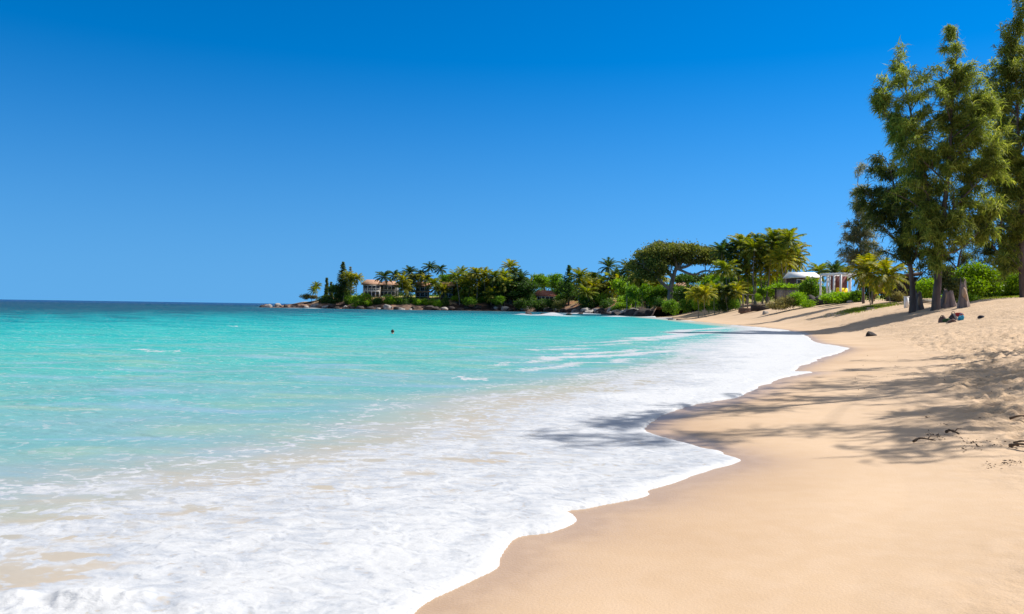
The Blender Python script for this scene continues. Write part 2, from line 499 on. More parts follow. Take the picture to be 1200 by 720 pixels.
n_big = noise(N, L, .35, 3)
n_grain = noise(N, L, 160, 2)
n_mid = noise(N, L, 6, 4)
dry = mixc(N, L, mrange(N, L, n_big, .35, .65), (.49, .345, .215), (.545, .39, .25))
dry = mixc(N, L, mrange(N, L, n_grain, .3, .7, 0, .35), dry, (.40, .275, .18))
dry = mixc(N, L, mrange(N, L, n_mid, .35, .7, 0, .25), dry, (.56, .42, .30))
sw = attr(N, 'swash')
wetf = mrange(N, L, math_(N, L, 'ADD', sw, mrange(N, L, n_big, .3, .7, -.5, .5)), .0, 2.0, .55, 0.0)
c = mixc(N, L, wetf, dry, (.40, .262, .155))
inl = attr(N, 'inland')
gf = mrange(N, L, math_(N, L, 'ADD', inl, mrange(N, L, n_mid, .3, .7, -4, 4)), 24, 30)
c = mixc(N, L, gf, c, mixc(N, L, mrange(N, L, noise(N, L, 1.2, 4), .35, .65), (.2, .16, .05), (.36, .25, .12)))
wet2 = mrange(N, L, math_(N, L, 'ADD', sw, mrange(N, L, n_mid, .3, .7, -.06, .12)), .05, .45, 1, 0)
c = mixc(N, L, math_(N, L, 'MULTIPLY', wet2, .38), c, (.30, .19, .11))
L.new(c, p.inputs['Base Color'])
L.new(mrange(N, L, sw, 0.0, 1.2, .32, .95), p.inputs['Roughness'])
p.inputs['Specular IOR Level'].default_value = 0.2
b1 = N.new('ShaderNodeBump'); b1.inputs['Distance'].default_value = .0025
L.new(noise(N, L, 60, 3), b1.inputs['Height'])
b2 = N.new('ShaderNodeBump'); b2.inputs['Distance'].default_value = .10
L.new(math_(N, L, 'MULTIPLY', noise(N, L, 5, 5, rough=.6), attr(N, 'tram')), b2.inputs['Height'])
L.new(b1.outputs[0], b2.inputs['Normal']); L.new(b2.outputs[0], p.inputs['Normal'])
beach.data.materials.append(m)

# ------------------------------------------------------------------ sea
wx, wy, wF = fan(rad)
sfar = -sdist(np.stack((wx, wy), 1), fine)
d_s = -sdist(np.stack((wx, wy), 1), smooth_l)
ns = n_sand * NA
zs = np.full(len(wx), -9.0); zs[:ns] = beach_z
zbase = np.full(len(wx), -9.0); zbase[:ns] = zb
rw = np.hypot(wx, wy)
s_ = sfar.copy()
# foam film: rounded leading edge, a few overlapping lobes left by earlier surges
def along(poly):
    return sdist(np.stack((wx, wy), 1), poly)
lobe_px = [(250, 700), (400, 655), (480, 628), (520, 612), (560, 606), (600, 590), (640, 578), (667, 584), (684, 598), (672, 612), (640, 628)]
lobe = spline(np.array([G(u, v, 0.03)[:2] for u, v in lobe_px]), 60)
near = rw < 40
s_ = s_ + (.05 * (fbm(wx * 3.1, wy * 3.1, 43, 4) - .5) + .10 * (fbm(wx * .9, wy * .9, 47, 3) - .5)) * np.clip(rw / 7, .5, 3)
film = np.where(s_ > 0, 0.032 * (1 - np.exp(-np.maximum(s_, 0) / .045)), np.maximum(.71 * s_, -.3)) + 0.022 * (fbm(wx * 2.1, wy * 2.1, 41) - .5) * sstep(.1, .8, s_)
# trailing ridges of foam roughly parallel to the edge
jit = 0.55 * (fbm(wx * .45, wy * .45, 51) - .5) + .22 * (fbm(wx * 1.6, wy * 1.6, 57) - .5)
ridge = np.zeros(len(wx))
for off, h in ((0.75, .018), (1.5, .022), (2.6, .02), (3.7, .018)):
    t = s_ + jit * 2.2 - off
    ridge += h * np.where(t < 0, np.exp(-(t / .05) ** 2), np.exp(-(t / .45) ** 2))
film += ridge * .55 * sstep(.15, .5, s_) * (rw < 70)
# swell, with small wavelets running towards the shore
amp = sstep(1.5, 14, s_) * (1 - .6 * sstep(60, 300, rw))
phase = d_s * 1.15 + 2.2 * fbm(wx * .05, wy * .05, 61) * 3
sw_ = 0.035 * np.sin(phase) + 0.05 * (fbm(wx * .22, wy * .5, 63, 4) - .5) + .03 * (fbm(wx * .9, wy * 1.9, 67, 3) - .5) * (rw < 60)
wz = np.maximum(zs + film, 0.012 + amp * sw_ + 0.02 * sstep(.3, 3, s_) * ((rw < 200)))
wz = np.where(s_ < 0, zs + film, wz)
wz = np.where((rw > 420) & (s_ < 0), -3, wz)

# density of foam
foam = np.zeros(len(wx))
def G0(u, v): return G(u, v, 0.02)[:2]
outer_px = [(-260, 640), (-60, 612), (60, 590), (150, 578), (250, 563), (330, 545), (420, 527), (500, 516), (580, 503), (640, 470), (700, 455), (760, 440),
            (800, 420), (790, 408), (830, 397), (850, 390), (862, 385), (858, 381.5)]
outer = spline(np.array([G0(u, v) for u, v in outer_px]), 160)
so = sdist(np.stack((wx, wy), 1), outer)                # > 0 towards the land
ww = .9 * (fbm(wx * .5, wy * .9, 71) - .5) * np.clip(rw / 8, .5, 3)
foam = sstep(-.6, 1.0, (so + ww) / np.clip(rw / 9, .6, 3.5)) * (.50 + .32 * sstep(9, 16, rw))
foam += .06 * sstep(0, 3, so)
foam = np.maximum(foam, .55 * sstep(-1.3, .2, so + ww * 1.5) * .5 * (rw < 60))
foam += .14 * (fbm(wx * .55, wy * .9, 73, 3) - .45) * 2.2 * (rw < 60) * sstep(-.3, .8, so)
ew = .03 + .16 * fbm(wx * .8, wy * .8, 87, 3)
foam += .40 * np.exp(-(np.maximum(s_, 0) / ew) ** 2) + .12 * np.exp(-(np.maximum(s_, 0) / .9) ** 2)   # bright leading edge
foam += 9 * ridge * (rw < 70)
# thick white apron bottom left
ap = np.exp(-(((wx + 1.3) / 1.6) ** 2 + ((wy - 5.0) / 1.1) ** 2) ** 2)
foam += .12 * ap
foam = np.where(so < -6 * np.clip(rw / 15, 1, 4), 0, foam)
# sandy bare patches in the backwash at the lower left
for (u, v, a, b) in ((60, 665, .55, .28), (110, 652, .4, .12), (20, 690, .4, .25), (30, 590, 1.2, .22), (10, 610, .9, .14), (90, 632, .5, .08),
                     (430, 572, .5, .1), (510, 556, .6, .12), (560, 540, .6, .12)):
    q = G0(u, v)
    qe = ((wx - q[0]) / a) ** 2 + ((wy - q[1]) / b) ** 2
    foam -= .45 * np.exp(-qe) * sstep(.3, .62, fbm(wx * 2.2 + 3, wy * 5.5, 93, 4))
hol = sstep(.60, .74, fbm(wx * 1.9 + wy * .6, wy * 4.2 - wx * .9, 95, 4)) * sstep(.9, 2.2, s_) * sstep(-.2, .6, so) * (rw < 26)
foam -= .36 * hol
# thin broken lines of foam on the shallows beyond, left by spent waves
def streak(p0, p1, w, dens, seed):
    global foam
    a, b = G0(*p0), G0(*p1)
    d = b - a; l = np.linalg.norm(d); d /= l; n = np.array((-d[1], d[0]))
    q = np.stack((wx, wy), 1) - a
    t = q @ d; e = q @ n + (fbm(t / l * 6 + seed, t * 0, seed) - .5) * w * 5
    foam = np.maximum(foam, .86 * dens * np.exp(-(e / w) ** 2) * sstep(-.05, .12, t / l) * (1 - sstep(.85, 1.05, t / l)))
for i, (p0, p1, w, dn) in enumerate([((640, 424), (820, 408), .42, .72), ((655, 416), (770, 410), .3, .6), ((600, 436), (760, 420), .3, .5),
        ((530, 443), (575, 444), .25, .62), ((520, 472), (640, 458), .16, .45), ((740, 400), (850, 388), .7, .7), ((700, 403), (800, 396), .5, .5),
        ((770, 392), (862, 384), .8, .66), ((620, 412), (690, 409), .35, .5), ((780, 373), (842, 379), .8, .9), ((640, 408), (760, 402), .3, .42),
        ((560, 428), (660, 421), .25, .4), ((150, 411), (215, 412), .3, .42), ((420, 500), (560, 490), .1, .4), ((268, 383), (280, 383), .4, .6)]):
    streak(p0, p1, w, dn, 100 + i)
# small breakers on the reef rocks off the headland and far out
brk = np.zeros(len(wx))
for (u, v, rx, ry, h) in ((632, 370, 3.0, 2.6, .25), (648, 370, 2.2, 2.6, .75), (660, 370.8, 3.2, 2.2, .2), (680, 368, 5, 4.5, .3), (612, 369, 1.5, 2.4, .2),
                          (291, 359.0, 3.2, 6, .6), (700, 367.5, 4, 5, .3), (771, 372.4, 3, 4, .3), (783, 374, 2.5, 3, .25), (722, 371.5, 2.4, 3, .2), (366, 361.6, 3, 3, .25), (345, 361.3, 3, 3, .2)):
    q = G0(u, v)
    e = np.exp(-(((wx - q[0]) / rx) ** 2 + ((wy - q[1]) / ry) ** 2))
    foam = np.maximum(foam, 1.15 * e); brk += h * e
q = G0(95, 704)                                          # little breaking crest at the lower left
e = np.exp(-(((wx - q[0] + .25 * (wy - q[1])) / .55) ** 2 + ((wy - q[1]) / .13) ** 2))
e *= sstep(.25, .6, fbm(wx * 4, wy * 4, 92, 3))
brk += e * (.02 + .05 * fbm(wx * 14, wy * 9, 91)); foam = foam + .7 * e
wz = np.where(s_ > 0, wz + brk, wz)
foam = np.clip(foam, 0, 1.3)

depthq = np.log2(np.clip(.5 * np.hypot(wx, wy * 1.0) + np.maximum(s_, 0) - 1.5 * np.clip(s_ < 2, 0, 1), .5, 8000))
# the rocky, dark bottom near the headland
dh = sdist(np.stack((wx, wy), 1), np.vstack((HEAD[2:13])))
depthq = np.maximum(depthq, np.where(rw < 500, 5.3 + 2.2 * (1 - sstep(18, 95, np.abs(dh) + 25 * (fbm(wx * .03, wy * .03, 81) - .5))), 0) * sstep(110, 150, rw))
so_att = np.clip(so, -30, 30)
sea = mesh('sea', np.stack((wx, wy, wz), 1), wF, None, smooth=True, attrs={'foam': foam, 'depthq': depthq, 'swash': s_, 'offfoam': so_att})
tag(sea, kind='structure')

m, N, L = newmat('sea_water')
out = N.new('ShaderNodeOutputMaterial')
q = attr(N, 'depthq')
qn = math_(N, L, 'ADD', q, mrange(N, L, noise(N, L, .12, 4, (1, 2.6, 1), rough=.6), .3, .7, -.55, .55, False))
qf = mrange(N, L, qn, 1.0, 11.0, 0, 1, False)
cr = N.new('ShaderNodeValToRGB')
# albedo along the depth scale (position = (log2 q - 1) / 10)
stops = [(0.0, (.38, .31, .235)), (.085, (.34, .315, .27)), (.15, (.235, .29, .30)), (.22, (.165, .29, .305)), (.29, (.115, .295, .30)), (.37, (.07, .31, .29)),
         (.46, (.026, .315, .30)), (.53, (.006, .25, .265)), (.575, (.003, .18, .21)), (.62, (.002, .085, .12)), (.67, (.002, .052, .092)), (.80, (.002, .045, .10)), (.9, (.002, .05, .135)), (1, (.003, .06, .17))]
el = cr.color_ramp.elements
while len(el) < len(stops): el.new(.5)
for e_, (ps, c_) in zip(el, stops):
    e_.position = ps; e_.color = (*c_, 1)
L.new(qf, cr.inputs['Fac'])
shall = mrange(N, L, q, 4.2, 6.6, 1, 0)
# pale sand clouds and greener streaks in the shallows
wc = mixc(N, L, math_(N, L, 'MULTIPLY', mrange(N, L, noise(N, L, .38, 3, (1, 2.6, 1), .5), .48, .76, 0, .5), shall), cr.outputs[0], (.27, .36, .24))
wc = mixc(N, L, math_(N, L, 'MULTIPLY', mrange(N, L, noise(N, L, .33, 3, (1, 3.0, 1), .5, .5, .1), .48, .70, 0, .55), shall), wc, (.21, .31, .42))
# stirred-up sand just outside the foam
churn = mrange(N, L, attr(N, 'offfoam'), -2.6, -.2)
churn = math_(N, L, 'MULTIPLY', churn, mrange(N, L, noise(N, L, 1.3, 6, (1, 2.2, 1), .8, .65), .35, .75, .0, .62))
churn = math_(N, L, 'MULTIPLY', churn, mrange(N, L, q, 3.4, 4.6, 1, 0))
wc = mixc(N, L, churn, wc, (.36, .31, .235))
wc = mixc(N, L, mrange(N, L, attr(N, 'swash'), 2.2, 5.0, .75, 0), wc, (.40, .335, .265))
pd = N.new('ShaderNodeBsdfDiffuse'); L.new(wc, pd.inputs['Color'])
pg = N.new('ShaderNodeBsdfGlossy'); pg.inputs['Roughness'].default_value = 0.18
fr = N.new('ShaderNodeFresnel'); fr.inputs['IOR'].default_value = 1.33
pw = N.new('ShaderNodeMixShader')
L.new(math_(N, L, 'MULTIPLY', math_(N, L, 'MINIMUM', fr.outputs[0], .5), .20), pw.inputs[0])   # glare cut by the light's polarisation
L.new(pd.outputs[0], pw.inputs[1]); L.new(pg.outputs[0], pw.inputs[2])
bw = N.new('ShaderNodeBump'); bw.inputs['Distance'].default_value = .14
hgt = math_(N, L, 'ADD', noise(N, L, 1.6, 4, (.7, 1.6, 1), .4), math_(N, L, 'MULTIPLY', noise(N, L, 7, 3, (.7, 1.6, 1), .3), .16))
L.new(hgt, bw.inputs['Height'])
L.new(mrange(N, L, attr(N, 'swash'), 1, 10, .15, .9), bw.inputs['Strength'])
bw2 = N.new('ShaderNodeBump'); bw2.inputs['Distance'].default_value = .9
L.new(noise(N, L, .28, 3, (.6, 1.6, 1), .4), bw2.inputs['Height'])
L.new(mrange(N, L, attr(N, 'swash'), 8, 40, .0, .6), bw2.inputs['Strength'])
L.new(bw.outputs[0], bw2.inputs['Normal']); [L.new(bw2.outputs[0], nn.inputs['Normal']) for nn in (pd, pg, fr)]
# foam
f = attr(N, 'foam')
n1 = noise(N, L, 3.0, 6, (1, 1.5, 1), 1.1, .62, .5)
n2 = noise(N, L, 13, 4, (1, 1.6, 1), .8, .6, .5)
n3 = noise(N, L, 42, 3, (1, 1.5, 1), .6, .6, .5)
vr = N.new('ShaderNodeTexVoronoi'); vr.feature = 'SMOOTH_F1'; vr.inputs['Scale'].default_value = 8.0
tcv = N.new('ShaderNodeTexCoord'); mpv = N.new('ShaderNodeMapping'); mpv.inputs['Scale'].default_value = (1, 1.5, 1); mpv.inputs['Rotation'].default_value = (0, 0, .5)
dv = N.new('ShaderNodeVectorMath'); dv.operation = 'ADD'
nv = N.new('ShaderNodeTexNoise'); nv.inputs['Scale'].default_value = 2.5; nv.inputs['Detail'].default_value = 4
L.new(tcv.outputs['Object'], nv.inputs['Vector'])
sv = N.new('ShaderNodeVectorMath'); sv.operation = 'SCALE'; sv.inputs['Scale'].default_value = .7
L.new(nv.outputs['Color'], sv.inputs[0]); L.new(tcv.outputs['Object'], dv.inputs[0]); L.new(sv.outputs[0], dv.inputs[1])
L.new(dv.outputs[0], mpv.inputs['Vector']); L.new(mpv.outputs[0], vr.inputs['Vector'])
lace = math_(N, L, 'SUBTRACT', .62, vr.outputs['Distance'])          # holes in the lace, thin walls between
nf = math_(N, L, 'ADD', math_(N, L, 'MULTIPLY', n1, .40), math_(N, L, 'MULTIPLY', n2, .22))
nf = math_(N, L, 'ADD', nf, math_(N, L, 'MULTIPLY', lace, .46))
nf = math_(N, L, 'ADD', nf, math_(N, L, 'MULTIPLY', n3, .02))
nfm = mrange(N, L, nf, .30, .68, 0, 1, False)
fm = mrange(N, L, math_(N, L, 'SUBTRACT', f, nfm), -.11, .15)
veil = mrange(N, L, f, .14, .5, 0, .70)                       # thin milky film between the bubbles
fm = math_(N, L, 'MAXIMUM', fm, math_(N, L, 'MULTIPLY', veil, mrange(N, L, nfm, .62, .98, 1.0, .12)))
fb = N.new('ShaderNodeBsdfPrincipled')
fcol = mixc(N, L, mrange(N, L, noise(N, L, 2.6, 4, (1, 2.4, 1), 1.0, .55, .5), .34, .66), (.335, .355, .39), (.445, .447, .453))
fcol = mixc(N, L, mrange(N, L, math_(N, L, 'SUBTRACT', f, math_(N, L, 'MULTIPLY', nfm, .55)), .35, .85), fcol, (.50, .50, .50))
L.new(fcol, fb.inputs['Base Color'])
fb.inputs['Roughness'].default_value = .75
fb.inputs['Specular IOR Level'].default_value = .15
bf = N.new('ShaderNodeBump'); bf.inputs['Distance'].default_value = .05; bf.inputs['Strength'].default_value = .7
fh = math_(N, L, 'ADD', math_(N, L, 'MULTIPLY', nf, -.6), math_(N, L, 'MULTIPLY', noise(N, L, 24, 2, (1, 1.9, 1), .5), .07))
L.new(fh, bf.inputs['Height']); L.new(bf.outputs[0], fb.inputs['Normal'])
mx = N.new('ShaderNodeMixShader')
L.new(fm, mx.inputs[0]); L.new(pw.outputs[0], mx.inputs[1]); L.new(fb.outputs[0], mx.inputs[2])
L.new(mx.outputs[0], out.inputs['Surface'])
sea.data.materials.append(m)

# ------------------------------------------------------------------ headland
hx, hy = np.meshgrid(np.arange(-112, 172, 1.6), np.arange(158, 440, 1.6))
hs = hx.shape
hx, hy = hx.ravel(), hy.ravel()
HB = np.vstack((HEAD, [(200, 600), (200, 100), (60, 148), (44, 158), (29, 166)]))
def head_base(x, y):
    P = np.stack((x, y), 1)
    d = sdist(P, np.vstack((HEAD[:15], [(-40, 380), (-10, 440)])))
    zz = np.interp(d, [-60, -6, 0, 3, 7, 12, 20, 60, 200], [-6, -1.2, .1, 1.3, 2.7, 4.1, 5.0, 5.8, 6.5])
    lo = sstep(-98, -60, x)                       # the tip is low, bare rock
    zz = np.where(zz > 0, zz * (.40 + .60 * lo), zz)
    e = np.minimum(x - 28, 0) * 0 + sstep(160, 200, y)   # fades into the beach plateau
    return np.where(zz > 0, zz * (.55 + .45 * e), zz), d
hz, hd = head_base(hx, hy)
hz = hz + sstep(1, 6, hd) * (1.5 * (fbm(hx * .12, hy * .12, 5) - .5) + .9 * (fbm(hx * .4, hy * .4, 9) - .5))
i = np.arange(hs[0] - 1)[:, None] * hs[1]; k = np.arange(hs[1] - 1)[None, :]
hF = np.stack((i + k, i + k + 1, i + hs[1] + k + 1, i + hs[1] + k), -1).reshape(-1, 4)
headland = mesh('headland', np.stack((hx, hy, hz), 1), hF, None, smooth=True, attrs={'inland': hd})
tag(headland, kind='structure')
m, N, L = newmat('headland_ground')
out = N.new('ShaderNodeOutputMaterial'); p = N.new('ShaderNodeBsdfPrincipled'); p.inputs['Roughness'].default_value = .95
p.inputs['Specular IOR Level'].default_value = .1
L.new(p.outputs[0], out.inputs['Surface'])
nz = noise(N, L, .22, 5, rough=.65)
rock = mixc(N, L, mrange(N, L, nz, .4, .6), (.035, .024, .02), (.2, .13, .095))
dirt = mixc(N, L, mrange(N, L, noise(N, L, .09, 4), .4, .6), (.30, .15, .075), (.40, .27, .15))
grs = mixc(N, L, mrange(N, L, noise(N, L, .15, 4), .4, .6), (.16, .2, .03), (.32, .27, .1))
hgt_ = math_(N, L, 'ADD', attr(N, 'inland'), mrange(N, L, nz, .3, .7, -3, 3))
c = mixc(N, L, mrange(N, L, hgt_, 5, 7.5), rock, dirt)
c = mixc(N, L, mrange(N, L, hgt_, 11, 15), c, grs)
L.new(c, p.inputs['Base Color'])
b1 = N.new('ShaderNodeBump'); b1.inputs['Distance'].default_value = .5
L.new(noise(N, L, .8, 5), b1.inputs['Height']); L.new(b1.outputs[0], p.inputs['Normal'])
headland.data.materials.append(m)

def ground(x, y):
    zz, d = head_base(np.array([float(x)]), np.array([float(y)]))
    return max(float(zz[0]) if y > 158 else -9, sand_z(x, y))
#PART2
# ------------------------------------------------------------------ plants: builders
def unit(a):
    return a / (np.linalg.norm(a, axis=-1, keepdims=True) + 1e-9)

def rand_dirs(g, n):
    return unit(g.normal(size=(n, 3)))

def leaf_quads(C, D, l, w, g, fold=0.0):
    """rhombic leaves at C pointing along D, sizes l and w"""
    n = len(C)
    side = unit(np.cross(D, rand_dirs(g, n)))
    l = np.broadcast_to(l, (n,))[:, None]; w = np.broadcast_to(w, (n,))[:, None]
    a = C - D * l * .5; b = C + side * w * .5; c = C + D * l * .5; d = C - side * w * .5
    V = np.stack((a, b, c, d), 1).reshape(-1, 3)
    F = np.arange(4 * n).reshape(n, 4)
    return V, F

def crown_leaves(blobs, per, size, g, flat=.5, hollow=.55, clump=(.45, 9)):
    """leaf clumps through a set of ellipsoids (c, r): uneven outline, gaps between the clumps"""
    Vs, Fs, n0 = [], [], 0
    tot = sum(np.prod(r) ** (2 / 3) for c, r in blobs)
    for c, r in blobs:
        c, r = np.array(c, float), np.array(r, float)
        k = max(3, int(per * np.prod(r) ** (2 / 3) / tot / clump[1]))
        u = rand_dirs(g, k)
        rad = hollow + (1.06 - hollow) * g.random((k, 1)) ** .7
        cc = c + u * r * rad
        cs = clump[0] * g.uniform(.6, 1.4, (k, 1, 1))
        off = g.normal(size=(k, clump[1], 3)) * cs * np.array((1, 1, flat))
        P = (cc[:, None, :] + off).reshape(-1, 3)
        out = np.repeat(u, clump[1], 0)
        D = unit(rand_dirs(g, len(P)) + out * .5 + np.array((0, 0, .1)))
        V, F = leaf_quads(P, D, size * g.uniform(.7, 1.5, len(P)), size * g.uniform(.45, .8, len(P)), g)
        Vs.append(V); Fs.append(F + n0); n0 += len(V)
    return np.vstack(Vs), np.vstack(Fs)

def ground_at(u, y):
    x = (u - 600) / FOC * y
    return np.array((x, y, ground(x, y)))

def copyo(o, parent=None):
    c = o.copy()
    col.objects.link(c)
    if parent is not None: c.parent = parent
    return c

# --- palms
def palm_crown_mesh(seed, n=24, Lf=3.4, up=1.0):
    g = np.random.default_rng(seed)
    Vs, Fs, nv = [], {3: [], 4: []}, 0
    for k in range(n):
        f = k / (n - 1)
        az = k * 2.39996 + g.normal() * .2
        el = (1.42 - 1.95 * f ** 1.1) * up + g.normal() * .1
        Lk = Lf * g.uniform(.85, 1.1) * (1 - .25 * abs(f - .4))
        m = 12
        P = [np.zeros(3)]; e = el
        for i in range(m - 1):
            P.append(P[-1] + np.array((math.cos(az) * math.cos(e), math.sin(az) * math.cos(e), math.sin(e))) * Lk / (m - 1))
            e -= (.065 + .085 * g.random()) * (.5 + i / m) * (1.0 if e > -1.3 else .1)
        P = np.array(P)
        V, F = tube(P, np.linspace(.045, .012, m), 3)
        Vs.append(V); Fs[4].append(F + nv); nv += len(V)
        q = 26
        t = np.linspace(.14, .99, q) * (m - 1)
        i = np.minimum(t.astype(int), m - 2); fr = (t - i)[:, None]
        B = P[i] * (1 - fr) + P[i + 1] * fr
        T = unit(P[i + 1] - P[i])
        sd_ = unit(np.cross(T, np.array((0, 0, 1.0)) + 1e-3))
        for s in (-1, 1):
            ll = (.26 + .66 * np.sin(np.linspace(.25, 2.75, q)))[:, None] * Lf / 3.4 * g.uniform(.85, 1.15, (q, 1))
            D = unit(sd_ * s * .75 + T * .55 + np.array((0, 0, -.35 - .25 * f)) + g.normal(size=(q, 3)) * .1)
            tip = B + D * ll
            wd = T * .085 * Lf / 3.4
            V = np.stack((B - wd, B + wd, tip), 1).reshape(-1, 3)
            Vs.append(V); Fs[3].append(np.arange(3 * q).reshape(q, 3) + nv); nv += 3 * q
    return np.vstack(Vs), [np.vstack(Fs[3]), np.vstack(Fs[4])]

PALM_V = []
for k in range(6):
    V, F = palm_crown_mesh(200 + k, 27 + k, 3.3, (1.0, .85, 1.1, .95, 1.0, .8)[k])
    ln = (.02, .10, -.12, .05, -.04, .17)[k]
    hs_ = np.linspace(0, 1, 14)
    tp = np.stack((ln * hs_ ** 1.7, .03 * np.sin(hs_ * 3.1), hs_), 1)
    rr = .0125 * (1 + .5 * np.exp(-hs_ * 14)) * (1 - .35 * hs_)
    tV, tF = tube(tp, rr, 8)
    PALM_V.append(dict(crown=(V, F), trunk=(tV, tF), top=tp[-1], proto={}))

def palm(x, y, h, label, var=0, mat='palm_leaf', rz=0.0, size=1.0, group=None, z=None, lean=None):
    p = PALM_V[var % 6]
    r = empty('palm_tree', (x, y, (ground(x, y) if z is None else z) - .1), rz)
    tag(r, label, 'palm tree', group)
    if mat not in p['proto']:
        t = mesh('trunk', *p['trunk'], M['palm_bark'], r, True)
        c = mesh('crown', *p['crown'], M[mat], r)
        p['proto'][mat] = (t, c)
    else:
        t, c = [copyo(o, r) for o in p['proto'][mat]]
    t.scale = (h, h, h) if h > 6 else (h * 1.3, h * 1.3, h)
    tx = p['top'] * np.array(t.scale)
    c.location = Vector(tx); c.scale = (size,) * 3
    return r

def palm_at(u, vc, y, label, var=0, mat='palm_leaf', size=1.0, group=None):
    """palm whose crown is seen at photo pixel (u, vc)"""
    top = W(u, vc, y)
    top[2] -= .75 * size                                  # the upright fronds rise above the crown's root
    p = PALM_V[var % 6]
    rz = random.uniform(0, 6.28)
    g = ground(top[0], y)
    h = max(2.0, top[2] - g + .1)
    ox, oy = p['top'][0] * h, p['top'][1] * h
    bx = top[0] - (ox * math.cos(rz) - oy * math.sin(rz)); by = y - (ox * math.sin(rz) + oy * math.cos(rz))
    return palm(bx, by, max(2.0, top[2] - ground(bx, by) + .1), label, var, mat, rz, size, group)

# --- shrubs
BUSH_V = []
for k in range(5):
    g = np.random.default_rng(300 + k)
    bl = []
    for j in range(6):
        a = g.uniform(0, 6.28)
        rr = g.uniform(.32, .58)
        d_ = g.uniform(0, .55)
        bl.append(((math.cos(a) * d_, math.sin(a) * d_, g.uniform(.25, .55)), (rr, rr, rr * g.uniform(.7, 1.1))))
    BUSH_V.append((crown_leaves(bl, 2600, .10, g, .8, .35, (.06, 7)), {}))
BUSH_NAME = 'shrub'
def bush(u, vtop, vbot, w_px, y, label, mat='leaf_green', var=None, group=None, cat='shrub', z=None, depth=None):
    """leafy mound seen between photo rows vtop and vbot"""
    top = W(u, vtop, y); bot = W(u, vbot, y)
    zz = bot[2] if z is None else z
    var = random.randrange(5) if var is None else var
    (V, F), pr = BUSH_V[var]
    if mat not in pr:
        o = mesh('shrub', V, F, M[mat]); pr[mat] = o
    else:
        o = copyo(pr[mat])
    hw = w_px / FOC * y / 2 * 1.25
    o.location = (top[0], y, zz - .1)
    o.rotation_euler = (0, 0, random.uniform(0, 6.28))
    o.scale = (hw, depth or hw, max(.3, top[2] - zz + .1) / 1.0)
    tag(o, label, cat, group)
    return o

